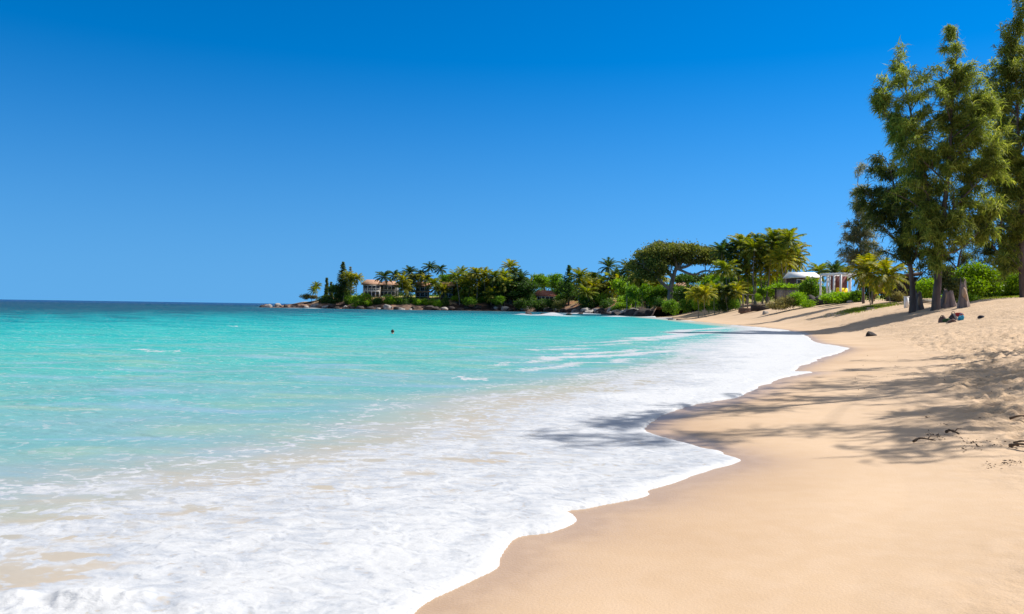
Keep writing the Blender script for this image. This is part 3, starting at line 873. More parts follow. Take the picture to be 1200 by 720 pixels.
# --- broad-leaved trees and casuarinas, grown from limbs to foliage
def tree(name, label, cat, leaders, blobs, leafm, barkm='bark', per=16000, leaf=.3, kind='leaf', g=None, branches=14, sprays=26, group=None,
         spray_len=.66, thick=.85, droop=.85, twr=1.0):
    """leaders: world polylines (x,y,z,r), first point of the first = base. blobs: (centre, radii) in world metres"""
    g = g or np.random.default_rng(len(label) * 7 + 1)
    base = np.array(leaders[0][0][:3], float)
    if kind == 'spray': leaders = [[(*q[:3], q[3] * .54) for q in ld] for ld in leaders]
    root = empty(name, base)
    tag(root, label, cat, group)
    wood = MB()
    LP = []
    for ld in leaders:
        P = spline(np.array(ld, float), 5 * len(ld))
        wob = np.cumsum(g.normal(size=(len(P), 2)), 0) * .012
        P[:, :2] += wob - wob[0]
        V, F = tube(P[:, :3] - base, P[:, 3], 9)
        wood.add(V, F)
        LP.append(P)
    LPa = np.vstack(LP)
    if name == 'casuarina_tree' or kind == 'spray':     # root flare
        for a in np.linspace(0, 6.28, 6)[:-1] + g.uniform(0, 1):
            r0 = LP[0][0, 3]
            wood.tube([(math.cos(a) * r0 * .2, math.sin(a) * r0 * .2, r0 * 2.2), (math.cos(a) * r0 * .75, math.sin(a) * r0 * .75, r0 * .8), (math.cos(a) * r0 * 1.5, math.sin(a) * r0 * 1.3, -.15)], [r0 * .22, r0 * .26, r0 * .16], 6)
    FV, FF, fn = [], [], 0
    for c, r, *wgt in blobs:
        wgt = wgt[0] if wgt else 1.0
        c, r = np.array(c, float), np.array(r, float)
        nb = max(3, int(branches * 1.35 * wgt * max(.4, np.prod(r) ** (1 / 3) / 2.2) ** 1.6))
        if kind == 'spray': r = r * np.array((1.28, 1.28, 1.18))
        for b in range(nb):
            u = unit(g.normal(size=3))
            tgt = c + u * r * (g.uniform(.3, 1.0) if g.random() > .14 else g.uniform(1.0, 1.35))
            hd_ = np.hypot(LPa[:, 0] - tgt[0], LPa[:, 1] - tgt[1])
            cost = hd_ + np.abs(LPa[:, 2] - (tgt[2] - .55 * hd_)) * .8 + (LPa[:, 2] < base[2] + 2.0) * 6
            src = LPa[np.argmin(cost + g.random(len(cost)) * .8)]
            p0 = src[:3]
            ln = np.linalg.norm(tgt - p0)
            mid = p0 + (tgt - p0) * .5 + np.array((0, 0, .14 * ln)) + g.normal(size=3) * .06 * ln
            P = spline(np.array((p0, mid, tgt)), 8)
            r0 = min(src[3] * .55, .018 + .014 * ln) * twr
            V, F = tube(P - base, np.linspace(r0, .012 * twr, 8), 5)
            wood.add(V, F)
            if kind == 'spray':
                m = int(sprays * g.uniform(.7, 1.3))
                # twigs off the outer part of the branch, each carrying hanging needle tassels
                t = g.uniform(.30, 1.02, m) * 6.999
                i = np.minimum(t.astype(int), 6); fr = np.clip(t - i, 0, 1.1)[:, None]
                B = P[i] * (1 - fr) + P[i + 1] * fr
                T = unit(P[-1] - P[3])
                B = B + g.normal(size=(m, 3)) * np.array((1, 1, .8)) * (.09 + .034 * ln)
                q = 6
                B = np.repeat(B, q, 0) + g.normal(size=(m * q, 3)) * .085
                n = len(B)
                D = unit(T * .5 + g.normal(size=(n, 3)) * .55 + np.array((0, 0, .15)))
                l = spray_len * g.uniform(.5, 1.25, n)[:, None]
                D2 = unit(D + np.array((0, 0, -1.0)) * droop * g.uniform(.5, 2.0, n)[:, None])
                p1 = B + D * l * .45; p2 = p1 + D2 * l * .6
                sd_ = unit(np.cross(D, rand_dirs(g, n)))
                w = .026 * g.uniform(.7, 1.5, n)[:, None]
                V = np.stack((B - sd_ * w * .5, B + sd_ * w * .5, p1 + sd_ * w, p1 - sd_ * w, p2), 1).reshape(-1, 3) - base
                k = np.arange(n)[:, None] * 5
                FV.append(V); FF.append((k + np.array([[0, 1, 2, 3]]) + fn, k + np.array([[3, 2, 4]]) + fn)); fn += len(V)
    tr = wood.build('trunk', M[barkm], root, True)
    if kind == 'spray':
        mesh('crown', np.vstack(FV), [np.vstack([f[0] for f in FF]), np.vstack([f[1] for f in FF])], M[leafm], root)
    else:
        V, F = crown_leaves([(np.array(c) - base, r) for c, r, *_ in blobs], per, leaf, g, .5, .45, (thick, 14))
        mesh('crown', V, F, M[leafm], root)
    return root

def px_tree(y, leaders, blobs, depth=1.0, seed=0):
    """leaders and foliage masses laid out as seen at depth y -> world metres with real thickness"""
    g = np.random.default_rng(seed)
    Ls = []
    for ld in leaders:
        o = []
        dy = g.normal() * .25
        for i, (u, v, r) in enumerate(ld):
            p = W(u, v, y + dy * i * 1.2)
            o.append((*p, r))
        Ls.append(o)
    for a in Ls[1:]:                                     # every leader starts on the first one
        d_ = [np.linalg.norm(np.array(a[0][:3]) - np.array(q[:3])) for q in Ls[0]]
        a[0] = (*Ls[0][int(np.argmin(d_))][:3], a[0][3]) if min(d_) < 2.5 else a[0]
    Bs = []
    for (u, v, ru, rv, *w) in blobs:
        yy = y + g.normal() * ru / FOC * y * .55
        c = W(u, v, yy)
        Bs.append((c, (ru / FOC * y, ru / FOC * y * depth, rv / FOC * y), *(w or [1.0])))
    return Ls, Bs

# ------------------------------------------------------------------ the tall casuarinas on the right
def base_fix(ld, y):
    u, v, r = ld[0]
    p = W(u, v, y); g = ground(p[0], y)
    ld = list(ld)
    ld[0] = (u, v + (p[2] - (g - .25)) * FOC / y, r)
    return ld

yB = 60.0
L_, B_ = px_tree(yB, [base_fix([(1096, 357, .62), (1098, 330, .48), (1100, 300, .42), (1103, 262, .36), (1109, 215, .28), (1112, 165, .2), (1116, 110, .13), (1121, 38, .05)], yB),
                      [(1100, 300, .34), (1092, 250, .28), (1082, 205, .23), (1070, 150, .16), (1062, 112, .11), (1057, 76, .04)],
                      [(1109, 215, .2), (1124, 175, .13), (1138, 120, .07), (1150, 92, .03)],
                      [(1103, 262, .2), (1122, 240, .13), (1146, 215, .07), (1160, 205, .03)],
                      [(1100, 300, .16), (1125, 292, .11), (1150, 270, .06), (1165, 262, .03)],
                      [(1082, 205, .14), (1058, 165, .09), (1040, 140, .05), (1028, 122, .02)]],
                 [(1056, 90, 14, 24), (1050, 118, 22, 30), (1042, 158, 20, 20, .7), (1066, 150, 20, 36), (1080, 190, 26, 30),
                  (1119, 56, 15, 24, .8), (1112, 108, 26, 34), (1140, 92, 24, 30, .8), (1142, 140, 30, 38, 1.2), (1120, 168, 30, 34, 1.1), (1138, 196, 30, 34, 1.2),
                  (1098, 210, 24, 30), (1112, 250, 30, 30), (1142, 244, 26, 26), (1090, 262, 26, 28), (1108, 292, 26, 18, .7), (1154, 268, 10, 22, .7), (1033, 132, 14, 12, .5), (1088, 104, 13, 22, .8), (1090, 140, 14, 22, .8), (1156, 120, 14, 28, .8), (1160, 165, 14, 28, .9), (1030, 100, 10, 14, .5), (1062, 225, 20, 24, .8), (1150, 290, 12, 14, .6)], 1.0, 11)
tree('casuarina_tree', 'tallest casuarina, its thick forked trunk standing on the sand beside the stumps', 'tree', L_, B_, 'casuarina', kind='spray', branches=23, sprays=24, g=np.random.default_rng(11))

yA = 63.0
L_, B_ = px_tree(yA, [base_fix([(1069, 357, .5), (1069, 335, .36), (1067, 312, .3), (1062, 280, .22), (1054, 245, .14), (1044, 205, .08), (1036, 184, .03)], yA),
                      [(1067, 312, .22), (1078, 285, .15), (1086, 255, .1), (1090, 225, .04)],
                      [(1062, 280, .14), (1044, 262, .09), (1026, 240, .05), (1014, 222, .02)]],
                 [(1040, 206, 22, 18), (1028, 232, 22, 22), (1052, 232, 24, 24), (1034, 262, 26, 22), (1064, 262, 26, 26), (1082, 240, 18, 26), (1078, 284, 22, 18), (1046, 288, 24, 14, .7), (1024, 192, 12, 9, .4), (1090, 300, 14, 14, .6)], 1.0, 12)
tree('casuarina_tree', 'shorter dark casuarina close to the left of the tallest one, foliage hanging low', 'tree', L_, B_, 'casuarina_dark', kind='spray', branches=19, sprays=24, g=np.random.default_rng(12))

yD = 92.0
L_, B_ = px_tree(yD, [base_fix([(1012, 345, .3), (1010, 310, .22), (1006, 275, .15), (1004, 235, .08), (1006, 202, .03)], yD)],
                 [(1007, 213, 6, 13), (1003, 240, 13, 20), (1008, 262, 18, 20), (995, 272, 13, 22), (1010, 290, 20, 20), (994, 304, 12, 14), (1024, 300, 14, 18), (1022, 262, 14, 20, .8)], 1.0, 13)
tree('casuarina_tree', 'slender pale grey-green casuarina farthest left, behind the white pergola', 'tree', L_, B_, 'casuarina_pale', kind='spray', branches=13, sprays=20, g=np.random.default_rng(13), spray_len=.75)

yC = 66.0
L_, B_ = px_tree(yC, [base_fix([(1199, 345, .5), (1197, 300, .4), (1196, 240, .32), (1194, 180, .24), (1192, 120, .15), (1190, 70, .09), (1187, 28, .03)], yC),
                      [(1194, 180, .2), (1214, 140, .15), (1228, 90, .1), (1236, 40, .04)],
                      [(1196, 240, .2), (1178, 205, .13), (1170, 170, .07), (1166, 140, .03)],
                      [(1196, 240, .2), (1216, 215, .13), (1240, 190, .07), (1262, 175, .03)]],
                 [(1184, 42, 14, 28), (1174, 46, 9, 24, .7), (1168, 88, 11, 26, .9), (1178, 84, 18, 28), (1200, 88, 22, 34), (1172, 128, 20, 26), (1194, 140, 28, 32), (1178, 176, 24, 28), (1204, 196, 32, 32), (1224, 60, 18, 34), (1232, 112, 26, 36), (1234, 168, 30, 36), (1188, 234, 24, 22, .9), (1226, 228, 30, 26), (1206, 20, 14, 20), (1192, 262, 18, 18), (1210, 290, 20, 22), (1168, 200, 14, 18), (1174, 232, 14, 20), (1170, 284, 12, 22, .8), (1176, 312, 14, 16, .8)], 1.0, 14)
tree('casuarina_tree', 'big casuarina cut by the photo edge, rising behind the green hedge', 'tree', L_, B_, 'casuarina', kind='spray', branches=22, sprays=23, g=np.random.default_rng(14))

yE = 84.0
L_, B_ = px_tree(yE, [base_fix([(1172, 340, .4), (1172, 300, .3), (1174, 255, .22), (1178, 215, .12), (1182, 190, .05)], yE),
                      [(1172, 300, .2), (1156, 280, .14), (1140, 268, .08), (1124, 262, .03)],
                      [(1172, 300, .2), (1190, 270, .14), (1204, 250, .07)]],
                 [(1172, 218, 20, 24), (1190, 250, 22, 26), (1166, 256, 22, 20), (1180, 290, 24, 18), (1150, 290, 20, 14, .8), (1204, 284, 18, 22), (1138, 276, 12, 12, .5), (1186, 312, 20, 14), (1160, 306, 18, 12), (1206, 312, 16, 16), (1192, 225, 18, 20)], 1.0, 15)
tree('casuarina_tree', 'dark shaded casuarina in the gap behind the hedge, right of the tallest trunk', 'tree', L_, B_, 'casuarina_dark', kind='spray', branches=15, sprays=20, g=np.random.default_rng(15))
yF = 88.0
L_, B_ = px_tree(yF, [base_fix([(1120, 338, .3), (1122, 315, .22), (1126, 295, .14), (1128, 275, .05)], yF), [(1122, 315, .15), (1108, 300, .1), (1098, 285, .04)]],
                 [(1126, 288, 15, 13, .7), (1110, 306, 18, 12, .8), (1138, 308, 14, 10, .7), (1084, 318, 16, 12, .8), (1098, 322, 16, 12, .8)], 1.0, 16)
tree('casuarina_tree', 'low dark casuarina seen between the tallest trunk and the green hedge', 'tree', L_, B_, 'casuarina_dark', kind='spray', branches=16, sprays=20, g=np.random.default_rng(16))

# two casuarinas just outside the frame, whose shadows lie on the near sand
def plain_casuarina(x, y, h, label, blobs, seed, leads):
    b = np.array((x, y, ground(x, y) - .2))
    Ls = [[(b[0] + dx, b[1] + dy, b[2] + dz * h, r) for dx, dy, dz, r in ld] for ld in leads]
    Bs = [((b[0] + dx, b[1] + dy, b[2] + dz * h), (rx, rx, rz), w) for dx, dy, dz, rx, rz, w in blobs]
    tree('casuarina_tree', label, 'tree', Ls, Bs, 'casuarina', kind='spray', branches=12, sprays=15, g=np.random.default_rng(seed))
def shade(u, v, h, r_, rz, w=1.0):
    q = G(u, v, .15); zz = sand_z(q[0], q[1]); q = G(u, v, max(zz, 0))
    c = np.array((q[0], q[1], max(zz, 0))) + np.array(S) / S.z * h
    return (c, (r_, r_, rz), w)
def leaning(x, y, pts, blobs, label, seed):
    b = np.array((x, y, sand_z(x, y) - .2))
    Ls = []
    for ld in pts: Ls.append([(b[0] + dx, b[1] + dy, b[2] + dz, r_) for dx, dy, dz, r_ in ld])
    tree('casuarina_tree', label, 'tree', Ls, blobs, 'casuarina', kind='spray', branches=9, sprays=8, g=np.random.default_rng(seed))
B1 = [shade(1190, 412, 13, 1.7, .9, 1), shade(1130, 414, 12, 1.5, .9, 1), shade(1185, 436, 11, 1.6, .9, 1), shade(1130, 436, 11, 1.2, .8, .8), shade(1190, 462, 10, 1.2, .8, .9), shade(1235, 430, 14, 2.4, 2, 1), shade(1260, 455, 12, 2.2, 1.6, 1),
      shade(1075, 420, 12, 1.2, .6, .8), shade(1030, 432, 12, 1.0, .5, .8), shade(1100, 455, 10, .8, .5, .6), shade(1230, 410, 16, 2, 1.6, 1)]
leaning(24, 25, [[(0, 0, 0, .5), (.1, .1, 4, .4), (.2, -.3, 8, .3), (.1, 0, 12, .18), (.3, .2, 16, .05)], [(.2, -.3, 8, .22), (-2, -.6, 10.5, .14), (-4.5, -.4, 12, .05)], [(.1, .1, 4, .2), (-2, -2, 7.5, .13), (-3.6, -3.2, 10, .04)]], B1,
        'spreading casuarina standing just past the right edge, shading the trampled sand', 31)
B2 = [shade(985, 443, 12, .8, .4, .8), shade(930, 452, 12, .75, .4, .8), shade(880, 462, 12, .6, .4, .8), shade(835, 474, 12, .5, .35, .7), shade(795, 486, 12, .42, .35, .7), shade(1020, 458, 11, .7, .4, .6), shade(960, 468, 11, .45, .3, .5), shade(890, 478, 11, .3, .2, .3),
      shade(1085, 486, 10, .4, .3, .4), shade(1135, 488, 10, .4, .3, .35), shade(1080, 510, 9.5, .25, .2, .2), shade(1100, 536, 9, .28, .2, .25),
      shade(735, 499, 12.5, .45, .4, .6), shade(690, 510, 12.5, .3, .3, .35), shade(640, 522, 12.5, .25, .25, .3)]
leaning(17.5, 17.5, [[(0, 0, 0, .36), (-.2, .1, 3.5, .28), (-1.2, -.2, 7, .2), (-2.6, -1.0, 10, .13), (-4.6, -2.4, 12.2, .04)], [(-.2, .1, 3.5, .18), (-.6, 1.2, 7.5, .12), (-.4, 2.4, 11.5, .04)], [(-.2, .1, 3.5, .16), (-1.6, -2.2, 7, .1), (-2.8, -4.2, 9.4, .03)]], B2,
        'leaning casuarina standing past the right edge, its long shadow reaching the foam', 32)

# ------------------------------------------------------------------ hedges and low plants on the right
def big_bush(name, label, y, blobs, mat, per, leaf, cat='hedge', seed=1, clump=(.2, 8), cz=None):
    g = np.random.default_rng(seed)
    B = []
    for (u, v, ru, rv) in blobs:
        yy = y + g.normal() * ru / FOC * y * .4
        B.append((W(u, v, yy), (ru / FOC * y, ru / FOC * y, rv / FOC * y)))
    base = np.array((np.mean([b[0][0] for b in B]), y, ground(np.mean([b[0][0] for b in B]), y)))
    V, F = crown_leaves([(b[0] - base, b[1]) for b in B], per, leaf, g, .6, .5, clump)
    o = mesh(name, V, F, M[mat])
    o.location = Vector(base)
    tag(o, label, cat)
    return o
big_bush('naupaka_hedge', 'broad bright green hedge with rounded top behind the pale stump', 72, [(1128, 328, 12, 13), (1142, 322, 14, 13), (1155, 325, 13, 13), (1138, 336, 16, 11), (1160, 336, 12, 11), (1120, 336, 10, 10), (1130, 344, 14, 6)], 'leaf_bright', 15000, .20, seed=2)
big_bush('naupaka_hedge', 'bright green hedge at the right edge, beside the broad rounded hedge', 74, [(1178, 330, 13, 12), (1192, 332, 13, 13), (1206, 330, 14, 13), (1184, 340, 14, 9), (1200, 341, 14, 9)], 'leaf_bright', 11000, .20, seed=3)
big_bush('naupaka_hedge', 'small bright hedge seen between the two casuarina trunks', 78, [(1080, 340, 8, 8), (1088, 336, 9, 9), (1092, 343, 8, 6)], 'leaf_bright', 4000, .18, seed=4)
big_bush('leafy_shrub', 'yellow-green shrub growing round the fluted stump of the tallest casuarina', 62, [(1108, 334, 7, 9), (1115, 340, 8, 8), (1106, 322, 6, 8), (1120, 348, 7, 6), (1122, 334, 6, 7)], 'leaf_olive', 4500, .16, 'shrub', seed=5)
big_bush('leafy_shrub', 'bright low shrub on the grass just left of the pale stump', 66, [(1131, 350, 7, 5), (1138, 353, 8, 4)], 'leaf_bright', 2000, .14, 'shrub', seed=6)
big_bush('leafy_shrub', 'small dull shrub beside the short white post', 84, [(1052, 347, 5, 5), (1056, 349, 4, 4)], 'leaf_dry', 1200, .14, 'shrub', seed=7)
big_bush('beach_vine', 'long green vine spilling over the dark rocks below the pergola', 101, [(972, 349, 9, 3.5), (984, 347, 10, 4), (996, 347, 9, 4), (1006, 349, 6, 4), (978, 351, 10, 3)], 'leaf_bright', 5200, .2, 'shrub', seed=8)
big_bush('leafy_shrub', 'upright green shrub at the right end of the vine below the pergola', 99, [(1005, 345, 4, 4), (1006, 349, 4, 4), (1001, 351, 4, 3)], 'leaf_green', 1800, .2, 'shrub', seed=9)
big_bush('round_shrub', 'round clipped green shrub on the sand by the grey-olive mound', 104, [(935, 350, 9, 7), (935, 353, 9, 6), (931, 352, 6, 6)], 'leaf_bright', 4200, .17, 'shrub', seed=10)
big_bush('saltbush', 'grey-olive mounded shrub nearest the sand, left of the round green one', 103, [(907, 358, 8, 4), (917, 355, 9, 6), (925, 354, 8, 7), (913, 360, 10, 3)], 'leaf_dry', 4200, .15, 'shrub', seed=11)
big_bush('leafy_shrub', 'small yellow-green shrub right of the round clipped one', 102, [(944, 358, 6, 3), (949, 356, 5, 4)], 'leaf_bright', 1600, .14, 'shrub', seed=12)
big_bush('leafy_hedge', 'flat-topped bright hedge showing above the grey timber wall', 128, [(914, 336, 8, 3.5), (926, 337, 8, 3.5), (936, 338, 7, 3.5), (905, 339, 6, 3)], 'leaf_bright', 4000, .26, seed=13)
big_bush('leafy_shrub', 'dark shrub under the white roof, left of the pergola', 118, [(944, 340, 7, 9), (950, 334, 6, 8), (955, 343, 6, 7)], 'leaf_green', 3000, .3, 'shrub', seed=14)

# grass verge under the trees (uncountable)
g = np.random.default_rng(44)
P = []
for _ in range(12000):
    if _ % 2:
        u = 1018 + g.normal() * 15; yy = 80 + g.normal() * 1.6 - (u - 1018) * .03
    else:
        u = g.uniform(1105, 1225); yy = 72 + g.normal() * 2.4
    x = (u - 600) / FOC * yy
    if vnoise(np.array([x * .9]), np.array([yy * .9]), 3)[0] > .42: P.append((x, yy))
P = np.array(P)
pz = np.maximum(sand_base(P[:, 0], P[:, 1], sdist(P, smooth_l)), -1)
C = np.column_stack((P, pz + .06))
D = unit(np.column_stack((g.normal(size=(len(P), 2)) * .5, np.ones(len(P)))))
V, F = leaf_quads(C, D, g.uniform(.12, .3, len(P)), .05, g)
o = mesh('grass', V, F, M['grass_leaf'])
tag(o, 'short dry grass on the bank under the casuarinas', 'grass', kind='stuff')

# ------------------------------------------------------------------ hut palms
palm_at(1041, 316, 80, 'short stout palm with spreading fronds left of the dark casuarina trunk', 1, 'palm_yellow', .85)
palm_at(1020, 314, 83, 'short palm with drooping yellowed fronds beside the woven screen', 2, 'palm_yellow', .85)
palm_at(1010, 316, 97, 'small palm with browned fronds at the right corner of the pergola', 0, 'palm_yellow', .55)
palm_at(960, 315, 140, 'slim palm with upright fronds standing left of the white pergola', 3, 'palm_leaf', .85)
palm_at(951, 333, 126, 'low bushy palm beneath the white roof', 4, 'palm_leaf', .7)
palm_at(977, 316, 128, 'palm with dark fronds rising behind the left of the pergola', 2, 'palm_dark', .8)
palm_at(990, 317, 130, 'palm with yellowed fronds rising behind the middle of the pergola', 1, 'palm_yellow', .8)

# ------------------------------------------------------------------ palms of the bay
def grove(items, y, phrase, group, size=1.0, mats=None, dy=6):
    items = sorted(items)
    for i, it in enumerate(items):
        u, v = it[:2]
        mt = it[2] if len(it) > 2 else random.choice(mats or ['palm_leaf', 'palm_leaf', 'palm_yellow'])
        sz = it[3] if len(it) > 3 else size
        palm_at(u, v, y + random.uniform(-dy, dy), f"{ORD[i]} palm from the left {phrase}", random.randrange(6), mt, sz * random.uniform(.9, 1.1), group)
# right-hand grove, between the spreading tree and the white roof
grove([(846, 292, 'palm_dark'), (850, 312), (857, 292, 'palm_dark'), (862, 306, 'palm_yellow'), (868, 288), (871, 281), (878, 300, 'palm_yellow'), (884, 288), (889, 284, 'palm_dark'), (893, 304, 'palm_yellow'),
       (900, 296), (905, 280), (910, 290, 'palm_yellow'), (915, 300), (919, 276), (925, 279), (928, 292), (929, 300, 'palm_yellow'), (854, 324, 'palm_yellow'), (875, 316), (899, 314, 'palm_yellow'), (915, 314, 'palm_leaf'), (925, 306, 'palm_leaf')],
      147, 'in the tall grove by the grey timber wall', 'tall palms right of the spreading tree', 1.02, dy=9)
# in front of the spreading tree
grove([(738, 312, 'palm_dark'), (747, 322, 'palm_yellow'), (756, 318), (762, 329, 'palm_yellow'), (770, 334), (772, 321, 'palm_yellow'), (752, 334)], 186, 'under the left side of the spreading tree', 'palms under the spreading tree', 1.2, dy=8)
# short ones under the grove
grove([(817, 342, 'palm_yellow', .8), (826, 341, 'palm_yellow', .8), (838, 339, 'palm_leaf', .8), (850, 338, 'palm_dark', .8), (862, 339, 'palm_yellow', .8), (868, 337, 'palm_yellow', .8)], 133, 'in the low row at the back of the beach', 'short palms at the back of the beach', .8, dy=5)
# headland
grove([(371, 334, 'palm_leaf', .9), (367, 339, 'palm_leaf', .7)], 312, 'on the bare tip of the headland', 'palms on the headland tip', .8, dy=2)
grove([(408, 322), (413, 327, 'palm_yellow'), (419, 325, 'palm_yellow'), (404, 330, 'palm_dark')], 300, 'left of the two-storey cream house', 'palms left of the cream house', .95, dy=4)
grove([(450, 322, 'palm_dark'), (463, 321, 'palm_dark'), (472, 326), (474, 335, 'palm_yellow'), (480, 318, 'palm_dark'), (481, 332), (485, 324, 'palm_yellow'), (478, 340)], 297, 'right of the two-storey cream house', 'palms right of the cream house', 1.2, dy=4)
grove([(494, 320, 'palm_dark'), (499, 325), (504, 311, 'palm_dark', 1.15), (508, 330), (516, 314, 'palm_dark', 1.1), (513, 336, 'palm_yellow'), (520, 338)], 300, 'above the orange-roofed house', 'palms above the orange roofs', 1.2, dy=4)
grove([(534, 322), (538, 330, 'palm_yellow'), (541, 318), (548, 324), (551, 333, 'palm_yellow'), (558, 318, 'palm_yellow'), (561, 326, 'palm_yellow'), (568, 320, 'palm_yellow'), (572, 330), (579, 321), (583, 333, 'palm_yellow'),
       (590, 322), (598, 311, 'palm_yellow', 1.2), (604, 318, 'palm_dark', 1.1), (611, 324, 'palm_dark'), (545, 340), (556, 341), (566, 342, 'palm_dark'), (576, 343), (529, 334), (537, 341, 'palm_yellow'), (550, 343), (553, 325, 'palm_yellow'), (563, 335, 'palm_yellow'), (570, 338, 'palm_yellow'), (586, 328), (592, 331, 'palm_yellow'), (544, 333), (533, 345, 'palm_yellow', .9), (541, 347, 'palm_leaf', .9), (572, 347, 'palm_yellow', .9)], 303, 'in the dense grove left of the dark umbrella tree', 'palms in the dense headland grove', 1.3, dy=8)
grove([(633, 327), (640, 329, 'palm_dark'), (622, 330)], 318, 'behind the red-roofed house', 'palms behind the red roof', .9, dy=4)
grove([(680, 322), (684, 330, 'palm_yellow'), (690, 328), (696, 323), (699, 335, 'palm_dark'), (705, 329, 'palm_dark'), (713, 310, 'palm_dark', 1.3), (718, 326), (724, 322, 'palm_dark'), (688, 340), (709, 341, 'palm_dark'), (722, 336, 'palm_yellow'), (694, 333, 'palm_yellow'), (702, 342), (715, 335, 'palm_yellow'), (728, 330), (683, 337, 'palm_yellow')], 262, 'between the dark conifer and the bright shrubs', 'palms right of the dark conifer', 1.3, dy=10)

# ------------------------------------------------------------------ trees of the bay
yM = 168.0
L_, B_ = px_tree(yM, [base_fix([(785, 352, .8), (786, 340, .55), (789, 326, .45), (793, 315, .36), (803, 304, .24), (812, 296, .12)], yM),
                      [(789, 326, .42), (778, 312, .28), (768, 300, .16), (756, 292, .08)], [(786, 340, .42), (774, 330, .28), (762, 318, .15), (754, 310, .08)],
                      [(793, 315, .38), (806, 312, .28), (820, 303, .18), (838, 297, .08)], [(806, 318, .3), (812, 322, .22), (824, 318, .2), (836, 318, .1)], [(793, 315, .4), (790, 300, .26), (786, 290, .1)]],
                 [(q_[0], q_[1] + 3.5, *q_[2:]) for q_ in [(760, 297, 14, 8), (772, 291, 15, 8), (788, 289, 15, 7), (803, 290, 15, 7), (818, 292, 15, 7), (832, 294, 12, 6), (840, 300, 9, 7), (768, 306, 12, 7), (782, 302, 13, 7), (798, 300, 11, 5), (826, 302, 10, 4), (755, 306, 9, 8), (776, 313, 9, 4), (812, 303, 6, 3), (830, 322, 9, 3.5), (844, 321, 7, 4), (773, 282, 3.5, 2.5), (752, 318, 8, 6), (765, 320, 9, 5), (742, 308, 7, 6)]], 1.2, 21)
tree('umbrella_tree', 'huge flat-topped spreading tree with pale forked trunk at the back of the beach', 'tree', L_, B_, 'monkeypod_leaf', 'bark_pale', per=26000, leaf=.42, g=np.random.default_rng(21), branches=6, thick=.6, twr=1.6)

yU = 300.0
L_, B_ = px_tree(yU, [base_fix([(597, 352, .9), (598, 343, .7), (602, 334, .4)], yU), [(598, 343, .5), (585, 336, .3), (575, 334, .15)], [(598, 343, .5), (612, 336, .3), (622, 334, .15)]],
                 [(590, 332, 14, 5), (604, 330, 15, 6), (618, 335, 12, 5), (575, 338, 12, 5), (596, 340, 18, 5), (612, 342, 16, 4), (580, 345, 14, 4), (600, 346, 18, 4)], 1.0, 22)
tree('umbrella_tree', 'dark dense umbrella-shaped tree in the middle of the headland', 'tree', L_, B_, 'leaf_dark', per=17000, leaf=.62, g=np.random.default_rng(22), branches=4, thick=.9)
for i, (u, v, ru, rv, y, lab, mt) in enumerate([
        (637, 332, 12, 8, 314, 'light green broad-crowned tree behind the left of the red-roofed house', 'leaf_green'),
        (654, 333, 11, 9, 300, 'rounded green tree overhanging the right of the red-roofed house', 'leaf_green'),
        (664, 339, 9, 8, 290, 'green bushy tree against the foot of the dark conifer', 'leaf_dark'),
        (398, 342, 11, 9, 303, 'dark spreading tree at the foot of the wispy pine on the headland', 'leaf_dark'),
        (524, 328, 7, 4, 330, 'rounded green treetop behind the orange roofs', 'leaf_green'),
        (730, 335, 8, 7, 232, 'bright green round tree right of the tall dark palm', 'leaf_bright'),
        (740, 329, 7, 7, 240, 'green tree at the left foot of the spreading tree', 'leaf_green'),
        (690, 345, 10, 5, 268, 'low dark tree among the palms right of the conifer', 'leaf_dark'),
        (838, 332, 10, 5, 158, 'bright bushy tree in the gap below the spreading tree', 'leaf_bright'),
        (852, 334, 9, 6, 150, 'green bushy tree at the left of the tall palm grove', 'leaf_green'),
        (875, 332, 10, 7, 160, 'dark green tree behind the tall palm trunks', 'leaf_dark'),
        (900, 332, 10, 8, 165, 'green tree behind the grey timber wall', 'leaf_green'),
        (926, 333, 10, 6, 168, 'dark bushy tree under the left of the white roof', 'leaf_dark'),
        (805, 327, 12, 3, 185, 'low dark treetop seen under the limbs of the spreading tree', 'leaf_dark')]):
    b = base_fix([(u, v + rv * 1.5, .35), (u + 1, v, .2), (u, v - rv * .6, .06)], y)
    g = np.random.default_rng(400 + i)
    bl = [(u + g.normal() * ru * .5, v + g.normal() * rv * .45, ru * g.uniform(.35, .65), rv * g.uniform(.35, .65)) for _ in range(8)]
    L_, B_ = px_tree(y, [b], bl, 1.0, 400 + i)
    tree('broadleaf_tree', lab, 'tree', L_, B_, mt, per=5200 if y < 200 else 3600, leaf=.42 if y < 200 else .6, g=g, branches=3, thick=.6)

def conifer(u, vtop, vbot, wpx, y, label, mat, tiers=16, seed=5, wisp=1.0, name='pine_tree'):
    g = np.random.default_rng(seed)
    top = W(u, vtop, y)
    zb_ = ground(top[0], y)
    h = top[2] - zb_; rad_ = wpx / FOC * y / 2
    r = empty(name, (top[0], y, zb_ - .1)); tag(r, label, 'tree')
    MB().tube([(0, 0, -.2), (.05, 0, h * .5), (0, 0, h)], [.02 * h + .08, .013 * h + .04, .02], 7).build('trunk', M['bark'], r, True)
    C, D = [], []
    for t in np.linspace(.16, .98, tiers):
        k = max(4, int(9 * (1 - t) + 4))
        for a in g.uniform(0, 6.28, k):
            L1 = rad_ * (1 - t) ** .8 * g.uniform(.7, 1.25) + .1
            for s in np.linspace(.1, 1, 9):
                for q in range(5):
                    C.append((math.cos(a) * L1 * s + g.normal() * .18, math.sin(a) * L1 * s + g.normal() * .18, t * h + s * L1 * .35 + g.normal() * .15))
                    D.append((math.cos(a) + g.normal() * .6, math.sin(a) + g.normal() * .6, .3 + g.normal() * .5))
    V, F = leaf_quads(np.array(C), unit(np.array(D)), .62 * wisp, .17, g)
    mesh('crown', V, F, M[mat], r)
